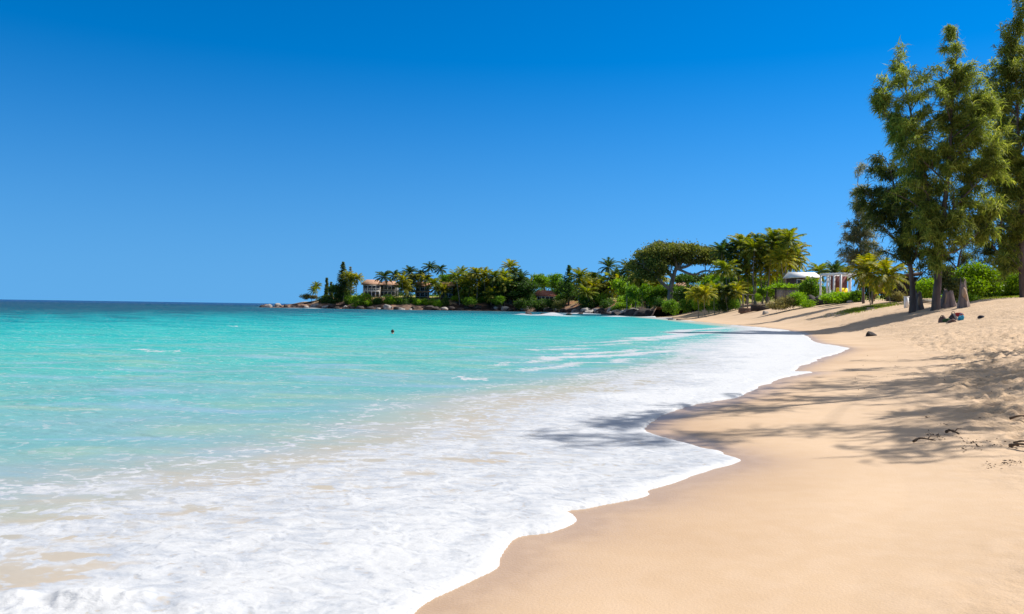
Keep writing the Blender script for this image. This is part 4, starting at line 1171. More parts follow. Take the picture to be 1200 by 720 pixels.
conifer(667, 311, 352, 27, 282, 'dark cone-shaped conifer rising above the treeline right of the red roof', 'leaf_dark', 18, 5)
conifer(402, 307, 350, 20, 302, 'tall wispy pine with a bare spire near the headland tip', 'casuarina_dark', 18, 6)
conifer(411, 313, 350, 14, 306, 'thin leaning pine just behind the tall wispy one', 'casuarina_pale', 12, 7, .8)
conifer(383, 326, 347, 6, 309, 'narrow dark column-shaped tree alone on the headland tip', 'casuarina_dark', 12, 8)
conifer(388, 331, 347, 4.5, 311, 'smallest narrow tree on the tip, right of the dark column', 'casuarina_dark', 8, 9)

# ------------------------------------------------------------------ shrubs of the headland and the back of the beach
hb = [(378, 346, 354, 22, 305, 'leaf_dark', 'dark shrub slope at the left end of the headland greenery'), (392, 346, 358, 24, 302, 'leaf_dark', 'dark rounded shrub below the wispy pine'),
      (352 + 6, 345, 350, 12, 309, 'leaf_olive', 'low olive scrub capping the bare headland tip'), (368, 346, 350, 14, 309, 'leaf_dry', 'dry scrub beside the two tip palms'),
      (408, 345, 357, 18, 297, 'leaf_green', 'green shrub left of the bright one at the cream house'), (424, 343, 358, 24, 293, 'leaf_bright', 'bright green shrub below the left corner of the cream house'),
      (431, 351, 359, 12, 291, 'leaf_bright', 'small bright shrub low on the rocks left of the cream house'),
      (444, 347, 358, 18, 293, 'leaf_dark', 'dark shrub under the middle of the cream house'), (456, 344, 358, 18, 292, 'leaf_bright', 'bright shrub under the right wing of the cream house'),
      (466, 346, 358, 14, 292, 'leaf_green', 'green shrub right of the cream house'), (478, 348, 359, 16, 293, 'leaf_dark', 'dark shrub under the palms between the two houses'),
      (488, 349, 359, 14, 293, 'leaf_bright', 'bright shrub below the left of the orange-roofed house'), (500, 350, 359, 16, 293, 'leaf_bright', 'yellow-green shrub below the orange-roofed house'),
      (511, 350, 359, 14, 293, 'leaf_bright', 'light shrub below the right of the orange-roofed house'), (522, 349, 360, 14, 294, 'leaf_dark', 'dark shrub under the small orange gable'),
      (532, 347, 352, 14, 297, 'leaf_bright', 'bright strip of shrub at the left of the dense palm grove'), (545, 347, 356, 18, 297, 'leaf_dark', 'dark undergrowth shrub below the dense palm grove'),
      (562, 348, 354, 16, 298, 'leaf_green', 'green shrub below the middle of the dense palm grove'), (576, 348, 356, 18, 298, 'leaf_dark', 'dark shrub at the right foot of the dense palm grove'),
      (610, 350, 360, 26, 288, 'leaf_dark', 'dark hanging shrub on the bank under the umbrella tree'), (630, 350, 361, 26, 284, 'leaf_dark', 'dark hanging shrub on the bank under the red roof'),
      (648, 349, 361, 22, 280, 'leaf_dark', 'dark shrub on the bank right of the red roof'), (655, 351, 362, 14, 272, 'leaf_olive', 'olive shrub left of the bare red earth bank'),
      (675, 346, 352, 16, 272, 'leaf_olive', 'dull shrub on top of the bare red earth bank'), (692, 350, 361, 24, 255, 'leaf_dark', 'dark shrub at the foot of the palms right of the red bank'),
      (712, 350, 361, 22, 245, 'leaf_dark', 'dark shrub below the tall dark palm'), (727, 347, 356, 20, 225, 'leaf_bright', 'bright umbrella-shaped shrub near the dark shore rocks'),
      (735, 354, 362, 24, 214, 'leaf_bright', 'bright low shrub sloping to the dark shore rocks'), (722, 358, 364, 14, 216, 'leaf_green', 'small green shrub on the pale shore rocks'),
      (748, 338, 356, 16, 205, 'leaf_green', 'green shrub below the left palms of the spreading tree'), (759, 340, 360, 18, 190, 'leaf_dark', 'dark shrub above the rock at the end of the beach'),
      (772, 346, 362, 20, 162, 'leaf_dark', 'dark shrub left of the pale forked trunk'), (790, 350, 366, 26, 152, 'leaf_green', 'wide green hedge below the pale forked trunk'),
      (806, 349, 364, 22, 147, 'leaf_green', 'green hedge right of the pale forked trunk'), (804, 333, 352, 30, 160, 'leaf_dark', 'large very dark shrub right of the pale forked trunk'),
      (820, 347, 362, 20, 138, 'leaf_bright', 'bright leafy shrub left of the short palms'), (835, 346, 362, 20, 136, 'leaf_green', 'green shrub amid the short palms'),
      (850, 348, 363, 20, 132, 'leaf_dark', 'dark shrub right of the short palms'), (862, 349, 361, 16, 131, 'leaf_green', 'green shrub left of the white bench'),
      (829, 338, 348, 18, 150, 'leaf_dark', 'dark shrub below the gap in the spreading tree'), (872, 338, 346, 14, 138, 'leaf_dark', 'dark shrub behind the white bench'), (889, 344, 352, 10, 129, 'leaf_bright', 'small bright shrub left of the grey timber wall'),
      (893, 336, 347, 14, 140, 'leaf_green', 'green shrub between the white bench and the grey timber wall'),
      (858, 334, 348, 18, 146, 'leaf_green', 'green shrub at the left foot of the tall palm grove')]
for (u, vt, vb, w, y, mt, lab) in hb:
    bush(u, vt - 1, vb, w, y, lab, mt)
for (u, vt, vb, w, y, mt, lab) in [
        (742, 342, 358, 24, 200, 'leaf_green', 'rounded green shrub filling the gap left of the spreading tree'), (768, 338, 356, 22, 176, 'leaf_bright', 'light green shrub under the left limbs of the spreading tree'),
        (815, 337, 354, 24, 156, 'leaf_green', 'tall green shrub right of the very dark one by the pale forked trunk'), (842, 335, 354, 22, 152, 'leaf_dark', 'tall dark shrub behind the low row of short palms'),
        (866, 334, 350, 22, 150, 'leaf_green', 'tall green shrub among the left trunks of the palm grove'), (884, 333, 348, 20, 150, 'leaf_bright', 'bright green shrub among the middle trunks of the palm grove'),
        (903, 332, 346, 20, 148, 'leaf_green', 'tall green shrub among the right trunks of the palm grove'), (686, 344, 356, 22, 262, 'leaf_green', 'green shrub among the palms right of the dark conifer'),
        (704, 342, 356, 22, 256, 'leaf_green', 'rounded green shrub below the tall dark palm on its left'), (660, 343, 354, 18, 284, 'leaf_green', 'green shrub at the left foot of the dark conifer'),
        (584, 345, 356, 20, 294, 'leaf_green', 'green shrub left of the dark umbrella tree on the bank'), (552, 346, 357, 20, 293, 'leaf_green', 'rounded green shrub on the bank below the palm grove'),
        (622, 344, 355, 18, 294, 'leaf_dark', 'dark shrub between the umbrella tree and the red roof')]:
    bush(u, vt, vb, w, y, lab, mt)
# second line of growth that closes the view under the crowns
for i, u in enumerate(range(400, 735, 14)):
    bush(u, (338 if u > 526 else 344) + random.uniform(-3, 2), 353, 20, 322, 'green undergrowth shrub behind the houses and palms of the headland', 'leaf_green', group='undergrowth shrubs along the headland')
for i, u in enumerate(range(745, 985, 14)):
    bush(u, 332 + random.uniform(-3, 3), 350, 22, 175, 'green undergrowth shrub behind the palm trunks at the back of the beach', 'leaf_green', group='undergrowth shrubs behind the beach')
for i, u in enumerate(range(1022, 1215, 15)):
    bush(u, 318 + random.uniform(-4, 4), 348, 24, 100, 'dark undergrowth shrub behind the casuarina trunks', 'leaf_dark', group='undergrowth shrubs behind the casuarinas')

# ------------------------------------------------------------------ rocks
def rock_mesh(seed, sub=3):
    g = np.random.default_rng(seed)
    import bmesh
    bm = bmesh.new(); bmesh.ops.create_icosphere(bm, subdivisions=sub, radius=1.0)
    V = np.array([v.co[:] for v in bm.verts]); F = np.array([[v.index for v in f.verts] for f in bm.faces]); bm.free()
    d = np.ones(len(V))
    for _ in range(9):                                   # planes shear faces off
        n = unit(g.normal(size=3)); k = V @ n; c = g.uniform(.55, .85)
        V = np.where((k > c)[:, None], V - n * (k - c)[:, None], V)
    V *= (1 + .16 * (fbm(V[:, 0] * 2 + 5, V[:, 1] * 2 + V[:, 2] * 1.7, seed, 4) - .5))[:, None]
    return V, F
ROCK_V = [(rock_mesh(500 + k), {}) for k in range(6)]
def rock(x, y, sx_, sy_, sz_, mat, label, group=None, z=None, name='boulder', cat='rock'):
    (V, F), pr = ROCK_V[random.randrange(6)]
    if mat not in pr: o = pr[mat] = mesh(name, V, F, M[mat])
    else: o = copyo(pr[mat])
    o.location = (x, y, max(ground(x, y), -.1) + sz_ * .15 if z is None else z)
    o.scale = (sx_, sy_, sz_); o.rotation_euler = (0, 0, random.uniform(0, 6.28))
    tag(o, label, cat, group)
    return o
line = spline(HEAD[:13], 400)
seg = np.concatenate(([0], np.cumsum(np.linalg.norm(np.diff(line, axis=0), axis=1))))
t = 4.0
while t < seg[-1]:
    i = int(np.searchsorted(seg, t)); i = min(i, len(line) - 1)
    x, y = line[i]
    s_k = random.uniform(.7, 1.7)
    far_tip = x < -55
    mt = random.choice(['rock_dark', 'rock_pale', 'rock_pale', 'rock_dark']) if not far_tip else random.choice(['rock_dark', 'rock_red', 'rock_pale'])
    lab = {'rock_dark': 'dark weathered boulder in the rocky line at the headland waterline', 'rock_pale': 'pale grey boulder in the rocky line at the headland waterline', 'rock_red': 'reddish brown boulder on the bare tip of the headland'}[mt]
    if y < 180: mt, lab = 'rock_dark', 'dark boulder where the beach meets the headland rocks'
    rock(x + random.uniform(-1.2, 1.2), y + random.uniform(-.5, 2.2), s_k * 1.25, s_k, s_k * random.uniform(.6, .95), mt, lab, 'boulders along the headland waterline')
    t += random.uniform(1.7, 3.2)
for (u, y, sx_, sy_, sz_, z, mt, lab) in [
        (712, 196, 2.0, 1.6, .75, .1, 'rock_dark', 'flat black rock at the left of the reef beside the beach'), (722, 193, 2.2, 1.6, .9, .1, 'rock_dark', 'black rock in the middle of the reef beside the beach'),
        (733, 190, 2.0, 1.5, .8, .1, 'rock_dark', 'black rock at the right of the reef beside the beach'), (745, 176, 2.6, 2, 1.6, .3, 'rock_dark', 'large dark rock closing off the end of the beach'),
        (754, 170, 2.4, 2, 1.8, .3, 'rock_dark', 'tall dark rock where the sand begins'), (762, 166, 1.6, 1.4, 1.3, .3, 'rock_dark', 'dark rock half under the shrubs where the sand begins'),
        (618.5, 172, 1.0, .9, .7, .1, 'rock_dark', 'lone black rock left of the white breaker'), (636.5, 170, .7, .6, .35, .1, 'rock_dark', 'small black rock under the white breaker'),
        (667, 172, .8, .6, .45, .1, 'rock_dark', 'brown-black rock right of the white breaker'), (680, 205, .9, .7, .4, .1, 'rock_dark', 'low black rock in the water off the red bank'),
        (692, 240, 2.2, 1.6, 1.0, .3, 'rock_pale', 'pale rock shelf on the shore off the red bank'), (724, 214, 2.6, 1.6, 1.0, .4, 'rock_pale', 'pale rock shelf below the bright shore shrub'), (738, 205, 2.2, 1.6, 1.2, .5, 'rock_pale', 'pale rock between the bright shrub and the beach end'),
        (786, 120, .55, .45, .35, None, 'rock_dark', 'small dark rock on the wet sand at the far end of the beach'), (795, 118, .5, .4, .28, None, 'rock_dark', 'second small dark rock on the far wet sand, right of the other'),
        (1021, 46, .34, .3, .26, None, 'rock_dark', 'lone dark stone on the dry sand in front of the casuarinas'),
        (951, 106, 1.1, .9, 1.4, None, 'rock_dark', 'big dark rock at the left end of the bank below the pergola'), (960, 105, 1.2, .9, 1.3, None, 'rock_dark', 'dark rock in the bank below the left post of the pergola'),
        (970, 104, 1.2, .9, 1.0, None, 'rock_dark', 'dark rock under the vine below the pergola'), (981, 103, 1.3, .9, 1.0, None, 'rock_dark', 'dark rock in the middle of the bank below the pergola'),
        (992, 102, 1.2, .9, .9, None, 'rock_dark', 'dark rock toward the right of the bank below the pergola'), (1004, 100, .9, .7, .6, None, 'rock_red', 'brown rock at the right end of the bank below the pergola'),
        (996, 98.5, .5, .4, .35, None, 'rock_pale', 'pale rock on the sand below the pergola bank'), (897, 106, .6, .5, .45, None, 'rock_pale', 'pale rock left of the grey-olive mounded shrub')]:
    x = (u - 600) / FOC * y
    rock(x, y, sx_, sy_, sz_, mt, lab, None, z)

# ------------------------------------------------------------------ houses
def house(name, label, c, size, rz, wall, roofm, storeys=2, hip=.3, over=.7, roof_h=1.6, wins=4, balcony=False, mid_roof=False):
    """two storeys, hipped roof with eaves, rows of windows facing the water (local -y)"""
    r = empty(name, c, rz); tag(r, label, 'house')
    w, d, h = size
    b = MB().box((0, 0, h / 2), (w, d, h), bevel=.02); b.build('wall', M[wall], r)
    def hiproof(nm, z, w2, d2, rh):
        V = [(-w2, -d2, z), (w2, -d2, z), (w2, d2, z), (-w2, d2, z), (-w2, -d2, z + .22), (w2, -d2, z + .22), (w2, d2, z + .22), (-w2, d2, z + .22),
             (-w2 * (1 - hip) + 0, 0, z + rh), (w2 * (1 - hip), 0, z + rh)]
        mb = MB().add(V, [np.array([(3, 2, 1, 0), (0, 1, 5, 4), (1, 2, 6, 5), (2, 3, 7, 6), (3, 0, 4, 7), (4, 5, 9, 8), (6, 7, 8, 9)]), np.array([(5, 6, 9), (7, 4, 8)])])
        return mb.build(nm, M[roofm], r)
    hiproof('roof', h + .003, w / 2 + over, d / 2 + over, roof_h)
    sh = h / storeys
    if mid_roof:
        hiproof('lower_roof', sh - .1, w / 2 + over * 1.2, d / 2 + over * 1.6, .75)
    for s in range(storeys):
        for k in range(wins):
            x = (k + .5) / wins * w * .94 - w * .47
            fr = MB()
            ww, wh = w / wins * .84, sh * .68
            zc = s * sh + sh * .5
            yf = -d / 2 - .06
            for (dx, dz, sx2, sz2) in ((0, wh / 2, ww + .2, .1), (0, -wh / 2, ww + .2, .1), (-ww / 2, 0, .1, wh - .11), (ww / 2, 0, .1, wh - .11)):
                fr.box((x + dx, yf, zc + dz), (sx2, .12, sz2), bevel=.005)
            f = fr.build('window', M['white_paint'], r)
            MB().box((x, -d / 2 - .02, zc), (ww - .11, .05, wh - .11), bevel=.002).build('pane', M['window'], f)
    if balcony:
        rl = MB()
        rl.box((0, -d / 2 - .75, sh - .1), (w * .94, 1.3, .18), bevel=.02)
        for k in range(9):
            rl.box((-w * .45 + k * w * .9 / 8, -d / 2 - 1.36, sh + .45), (.07, .07, .9), bevel=.01)
        rl.box((0, -d / 2 - 1.36, sh + .95), (w * .92, .09, .08), bevel=.01)
        for k in range(5):
            rl.box((-w * .44 + k * w * .88 / 4, -d / 2 - 1.36, (sh - .2) / 2), (.22, .22, sh - .2), bevel=.01)
        rl.build('balcony', M['white_paint'], r)
    return r
def at(u, y, dz=0.0):
    p = ground_at(u, y); p[2] += dz; return p
def hz_at(u, v, y):
    return W(u, v, y)[2]
hy1 = 306
g1 = at(436, hy1); top1 = hz_at(436, 334, hy1)
house('beach_house', 'two-storey cream house with tan hipped roof and bay windows on the headland', g1, (6.6, 7, top1 - g1[2]), .12, 'wall_cream', 'roof_tan', 2, .45, .8, 2.0, 4, True)
g1 = at(456, hy1 + 2); top1 = hz_at(456, 334.5, hy1)
house('beach_house', 'grey two-storey wing with tan roof beside the cream house', g1, (6.2, 6, top1 - g1[2]), -.05, 'wall_grey', 'roof_tan', 2, .45, .7, 1.7, 4)
g1 = at(495, 305); top1 = hz_at(495, 336, 305)
house('beach_house', 'brown house with two tiers of orange roof among the palms', g1, (5.2, 6, top1 - g1[2]), .1, 'wall_brown', 'roof_orange', 2, .35, .9, 1.9, 3, False, True)
g1 = at(526, 305); top1 = hz_at(526, 336, 305)
house('beach_house', 'small brown house with orange gabled roof, half hidden right of the tiered one', g1, (4.6, 6, top1 - g1[2]), -.2, 'wall_brown', 'roof_orange', 2, .15, .9, 1.7, 3)
g1 = at(640, 300, -.1); top1 = hz_at(640, 347, 300)
house('beach_house', 'low house with a long red roof beside the dark umbrella tree', g1, (6.6, 6, max(1.6, top1 - g1[2])), -.15, 'wall_cream', 'roof_red', 1, .12, .9, 2.1, 4)
g1 = at(799, 190); top1 = hz_at(799, 338, 190)
house('beach_hut', 'brown-thatched hut glimpsed under the limbs of the spreading tree', g1, (3.2, 3.2, max(1.5, top1 - g1[2])), .2, 'wall_brown', 'roof_tan', 1, .5, .6, 1.4, 2)

# flat white roof above the palms
yW = 134
g1 = at(939.5, yW); zt = hz_at(940, 326.5, yW)
r = empty('roof_pavilion', g1, .04); tag(r, 'building with a plain white roof between the palm grove and the pergola', 'building')
hh = zt - g1[2]
MB().box((0, 0, hh / 2), (3.7, 4, hh), bevel=.02).build('wall', M['wall_brown'], r)
RW = .8
V = [(-2.9, -2.5, hh + .01), (2.9, -2.5, hh + .01), (2.9, 2.5, hh + .01), (-2.9, 2.5, hh + .01), (-2.9, -2.5, hh + .16), (2.9, -2.5, hh + .16), (2.9, .3, hh + 1.05), (-2.9, .3, hh + 1.05), (2.9, 2.5, hh + .16), (-2.9, 2.5, hh + .16)]
V = [(a_ * RW, b_, c_) for a_, b_, c_ in V]
MB().add(V, [np.array([(3, 2, 1, 0), (0, 1, 5, 4), (4, 5, 6, 7), (7, 6, 8, 9), (2, 3, 9, 8)]), np.array([(1, 2, 8), (1, 8, 5), (3, 0, 4), (3, 4, 9), (5, 8, 6), (4, 7, 9)])]).build('roof', M['white_roof'], r)
wf = MB()
for x in (-1.2, .9):
    for (dx, dz, a, b_) in ((0, .5, 1.1, .1), (0, -.5, 1.1, .1), (-.5, 0, .1, .89), (.5, 0, .1, .89)): wf.box((x + dx, -2.06, hh - .8 + dz), (a, .1, b_), bevel=.01)
    f = wf.build('window', M['white_paint'], r); wf = MB()
    MB().box((x, -2.02, hh - .8), (.89, .03, .89), bevel=.002).build('pane', M['window'], f)

# ------------------------------------------------------------------ white pergola
yP = 110.0
pb = W(985, 349.0, yP); pt = W(985, 322, yP)
ph = pt[2] - pb[2]
r = empty('pergola', (pb[0], yP, pb[2]), .5)
tag(r, 'white timber pergola on a white deck with slim posts, above the green vine', 'pergola')
Wd, Dp = 3.9, 3.4
MB().box((Wd / 2, Dp / 2, -.02), (Wd + .5, Dp + .5, .5)).box((Wd / 2, Dp / 2, -.75), (Wd + .2, Dp + .2, .95)).build('deck', M['white_paint'], r)
for (x, y) in ((0, 0), (Wd * .5, 0), (Wd, 0), (0, Dp * .33), (0, Dp * .66), (0, Dp), (Wd, Dp), (Wd, Dp * .5), (Wd * .5, Dp)):
    MB().box((x, y, ph / 2 + .1), (.2, .2, ph - .22), bevel=.01).build('post', M['white_paint'], r)
fr = MB()
for (c_, s_k) in (((Wd / 2, 0, ph + .05), (Wd + .3, .18, .24)), ((Wd / 2, Dp, ph + .05), (Wd + .3, .18, .24))): fr.box(c_, s_k, bevel=.01)
for (c_, s_k) in (((0, Dp / 2, ph + .052), (.18, Dp - .19, .236)), ((Wd, Dp / 2, ph + .052), (.18, Dp - .19, .236))): fr.box(c_, s_k, bevel=.01)
for k in range(1, 7): fr.box((Wd * k / 7, Dp / 2, ph + .235), (.08, Dp + .3, .12), bevel=.005)
fr.build('roof_frame', M['white_paint'], r)
MB().box((Wd * .5, Dp * .55, ph * .66), (Wd * .86, .05, ph * .62), bevel=.005).build('blind', M['red_blind'], r)
a = r.matrix_world
def local(root, rz, p):
    c_, s_k = math.cos(rz), math.sin(rz)
    return np.array((root.location.x + p[0] * c_ - p[1] * s_k, root.location.y + p[0] * s_k + p[1] * c_, root.location.z + p[2]))
q = local(r, .5, (Wd * .42, .62, .24))
db = empty('daybed', q, .5); tag(db, 'daybed with a bright yellow mattress inside the white pergola', 'daybed')
mb = MB().box((0, 0, .2), (2.2, 1.1, .1))
mb.build('frame', M['white_paint'], db)
for sx2 in (-1, 1):
    for sy2 in (-1, 1): MB().box((sx2 * 1.0, sy2 * .45, .075), (.1, .1, .15)).build('leg', M['white_paint'], db)
V, F = [], []
mt = MB().box((0, 0, .36), (2.15, 1.05, .22), bevel=.06); mt.build('mattress', M['yellow_cloth'], db)
MB().box((0, .52, .78), (2.15, .22, .75), bevel=.06).build('back_cushion', M['yellow_cloth'], db)
# low deck rail / table right of the pergola
q = local(r, .5, (Wd + 1.2, .2, 0))
tb = empty('deck_table', (q[0], q[1], ground(q[0], q[1])), .3); tag(tb, 'pale table-like bench right of the pergola under a shady palm', 'bench')
hh = max(.9, pb[2] + .5 - ground(q[0], q[1]))
MB().box((0, 0, hh), (2.0, .8, .1)).build('top', M['white_paint'], tb)
for sx2 in (-.9, .9):
    for sy2 in (-.3, .3): MB().box((sx2, sy2, hh / 2 - .03), (.1, .1, hh - .1)).build('leg', M['grey_wood'], tb)

# grey timber wall and white bench at the back of the beach
yG = 122.0
g1 = at(924, yG, -.2)
r = empty('timber_wall', g1, -.1); tag(r, 'weathered grey timber wall of upright boards under the tall palm grove', 'wall')
ht = hz_at(924, 338.5, yG) - g1[2]
mb = MB()
for k in range(13): mb.box((-1.7 + k * .26 + random.uniform(-.01, .01), random.uniform(-.02, .02), ht / 2 - .06), (.24, .06, ht - .12 + random.uniform(-.06, .0)), bevel=.01)
mb.build('board_panel', M['grey_wood'], r)
MB().box((.6, -.02, ht + .05), (6.4, .5, .13)).build('cap_beam', M['dark_wood'], r)
for x in (-1.95, 1.75, 3.6): MB().box((x, .0, ht / 2 - .01), (.2, .2, ht - .02)).build('post', M['dark_wood'], r)
yN = 126.0
g1 = at(876, yN); hh = hz_at(876, 345.5, yN) - g1[2]
g1[2] = min(g1[2], hz_at(876, 352, yN)); hh = hz_at(876, 345.5, yN) - g1[2]
r = empty('bench', g1, .05); tag(r, 'pale bench with thin legs beneath the tall palm trunks', 'bench')
MB().box((0, 0, hh), (1.8, .5, .09)).build('seat', M['bark_pale'], r)
for sx2 in (-.75, 0, .75): MB().box((sx2, 0, hh / 2 - .025), (.1, .36, hh - .06)).build('leg', M['bark_pale'], r)
MB().box((0, .22, hh * .45), (1.5, .05, .07)).build('stretcher', M['bark_pale'], r)
g1 = at(876, 118)
r = tag(MB().box((0, 0, .3), (2.6, .5, .75)).box((.3, -.3, .05), (2.9, .3, .5)).build('stone_step', M['rock_red']), 'low brown retaining step below the pale bench', 'step'); r.location = Vector((g1[0], g1[1], g1[2]))
g1 = at(893, 116)
r = tag(MB().box((0, 0, .25), (3.2, .5, .8)).box((.2, .02, .72), (3.3, .6, .12)).build('stone_wall', M['rock_dark']), 'low dark stone wall left of the timber wall', 'wall'); r.location = Vector((g1[0], g1[1], g1[2]))

# ------------------------------------------------------------------ hut, screens and posts among the casuarinas
yS = 88.0
g1 = at(1034, yS); ht = hz_at(1034, 329, yS) - g1[2]
r = empty('woven_screen', g1, .05); tag(r, 'tan woven screen with an arched opening behind the short palms', 'screen')
n = 14
V, F = [], []
for k in range(n + 1):
    x = -1.05 + 2.1 * k / n
    zb_ = ht * (.10 + .32 * math.sqrt(max(0, 1 - (x / .95) ** 2))) if abs(x) < .95 else ht * .02
    for yy in (-.05, .05): V += [(x, yy, zb_), (x, yy, ht)]
for k in range(n):
    a, b = 4 * k, 4 * k + 4
    F += [(a, b, b + 1, a + 1), (a + 2, a + 3, b + 3, b + 2), (a + 1, b + 1, b + 3, a + 3), (a, a + 2, b + 2, b)]
MB().add(V, np.array(F)).build('panel', M['wicker'], r)
MB().box((0, 0, ht + .06), (2.5, .3, .12)).build('top_rail', M['grey_wood'], r)
for x in (-1.16, 1.16): MB().tube([(x, 0, -.2), (x + .02, 0, ht * .5), (x, 0, ht)], [.1, .085, .08], 8).build('post', M['bark_pale'], r, True)
g1 = at(1056, 86); ht = hz_at(1056, 325, 86) - g1[2]
r = empty('wooden_shed', g1, -.12); tag(r, 'dark brown timber shed between the short palms and the dark casuarina', 'shed')
mb = MB()
for k in range(12): mb.box((-1.2 + k * .22, random.uniform(-.015, .015), ht / 2), (.2, 1.6, ht), bevel=.01)
mb.build('wall', M['dark_wood'], r)
V = [(-1.6, -1.2, ht - .1), (1.7, -1.2, ht + .15), (1.7, 1.2, ht + .15), (-1.6, 1.2, ht - .1), (-1.6, -1.2, ht + .02), (1.7, -1.2, ht + .55), (1.7, 1.2, ht + .55), (-1.6, 1.2, ht + .02)]
MB().add(V, np.array([(3, 2, 1, 0), (4, 5, 6, 7), (0, 1, 5, 4), (1, 2, 6, 5), (2, 3, 7, 6), (3, 0, 4, 7)])).build('roof', M['wall_brown'], r)
g1 = at(1062, 70); hh = .95
r = empty('post_block', g1, .2); tag(r, 'short white post standing left of the dark casuarina trunk', 'post')
MB().box((0, 0, hh / 2), (.3, .26, hh)).build('shaft', M['white_paint'], r); MB().box((0, 0, hh + .03), (.36, .32, .07)).build('cap', M['white_paint'], r)
g1 = at(1081, 74); 
r = tag(MB().box((0, 0, .15), (2.2, .35, .5)).box((1.5, .1, .12), (1.6, .35, .42)).build('stone_kerb', M['rock_pale']), 'low pale stone kerb behind the casuarina trunks', 'kerb'); r.location = Vector(g1)

# ------------------------------------------------------------------ stumps
def stump(name, label, u, vtop, y, r0, seed, face=None, tip=None):
    g = np.random.default_rng(seed)
    p = at(u, y); h = hz_at(u, vtop, y) - p[2]
    rt = empty(name, (p[0], p[1], p[2]), 0); tag(rt, label, 'stump')
    n, m = 28, 12
    th = np.linspace(0, 2 * np.pi, n, endpoint=False)
    V = []
    for j in range(m):
        t = j / (m - 1)
        flute = 1 + .17 * np.sin(th * 5 + seed) * (1 - t) ** .7 + .05 * np.sin(th * 11)
        rr = r0 * (1 - .45 * t + .25 * (1 - t) ** 4) * flute
        zz = t * h + (g.normal(size=n) * .11 * h if j == m - 1 else 0) + (-.2 if j == 0 else 0)
        off = (tip or 0) * t ** 1.5
        V.append(np.column_stack((np.cos(th) * rr + off, np.sin(th) * rr, np.broadcast_to(zz, (n,)))))
    V = np.vstack(V)
    i = np.arange(m - 1)[:, None] * n; k = np.arange(n)[None, :]; k2 = (k + 1) % n
    F = np.stack((i + k, i + k2, i + n + k2, i + n + k), -1).reshape(-1, 4)
    top = len(V)
    V = np.vstack((V, V[-n:].mean(0) - np.array((0, 0, .12 * h))))
    T = np.array([((m - 1) * n + a, (m - 1) * n + (a + 1) % n, top) for a in range(n)])
    mesh('body', V, [F, T], M['stump'], rt, True)
    if face:
        mb = MB()
        for (dx, w_, z0, z1) in face:
            pts = []
            for t in np.linspace(z0, z1, 6):
                rr = r0 * (1 - .45 * t + .25 * (1 - t) ** 4) * 1.03
                pts.append((dx * rr + (tip or 0) * t ** 1.5, -rr * math.sqrt(max(.05, 1 - dx * dx)) + .02, t * h))
            mb.tube(pts, np.array((.3, .9, 1, 1, .8, .3)) * w_, 7)
        mb.build('bare_wood', M['stump_face'], rt, True)
    return rt
stump('tree_stump', 'broken pale stump with stripped tan wood, standing alone on the sand', 1129, 333, 57, .33, 3, [(-.25, .16, .42, .86), (.15, .12, .25, .7)], -.08)
stump('tree_stump', 'fluted grey stump touching the right of the tallest trunk', 1111, 341, 60.5, .55, 8, [(-.75, .07, .1, .9)])
stump('tree_stump', 'low slanting root stump right of the dark casuarina trunk', 1076, 343, 64.0, .36, 5, [(-.35, .08, .2, .8)])

# ------------------------------------------------------------------ beach things under the trees
def lump(name, label, cat, u, y, sx_, sy_, sz_, mat, seed, strap=None):
    g = np.random.default_rng(seed)
    p = at(u, y)
    V, F = rock_mesh(seed + 900, 3)
    V = V * np.array((sx_, sy_, sz_))
    V[:, 2] = np.where(V[:, 2] < -.25 * sz_, -.25 * sz_, V[:, 2]) + .25 * sz_
    V[:, 2] *= 1 + .25 * (fbm(V[:, 0] * 7, V[:, 1] * 7, seed, 3) - .5)
    r = empty(name, (p[0], p[1], p[2] + .0), g.uniform(0, 6)); tag(r, label, cat)
    mesh('body', V, F, M[mat], r, True)
    if strap:
        t = np.linspace(0, math.pi, 12)
        MB().tube(np.column_stack((np.cos(t) * sx_ * .5, np.zeros(12), sz_ * .9 + np.sin(t) * sz_ * .55)), .018, 6).build('handle', M[strap], r, True)
    return r
lump('beach_bag', 'dark slouched bag at the left of the pile of beach things', 'bag', 1104.5, 47.5, .26, .2, .3, 'cloth_brown', 1, 'cloth_dark')
lump('beach_towel', 'crumpled dark green towel in the pile of beach things', 'towel', 1110, 47.3, .32, .24, .2, 'cloth_green', 2)
lump('beach_bag', 'dark purple-grey bag in the middle of the pile, near the pale stump', 'bag', 1117, 48.2, .34, .25, .36, 'cloth_dark', 3, 'cloth_brown')
lump('beach_towel', 'red towel bundled at the foot of the pale stump', 'towel', 1123.5, 50, .3, .2, .2, 'cloth_red', 4)
lump('beach_bag', 'brown bag lying in front of the dark purple-grey one', 'bag', 1115, 46.4, .34, .2, .18, 'cloth_brown', 5, 'cloth_dark')
lump('beach_bag', 'bright teal blue bag at the right end of the pile of beach things', 'bag', 1126.5, 46.6, .2, .17, .28, 'cloth_teal', 6, 'cloth_teal')
lump('beach_towel', 'small dark teal bundle lying alone on the sand right of the pile', 'towel', 1150, 45.5, .26, .17, .14, 'cloth_dark', 7)

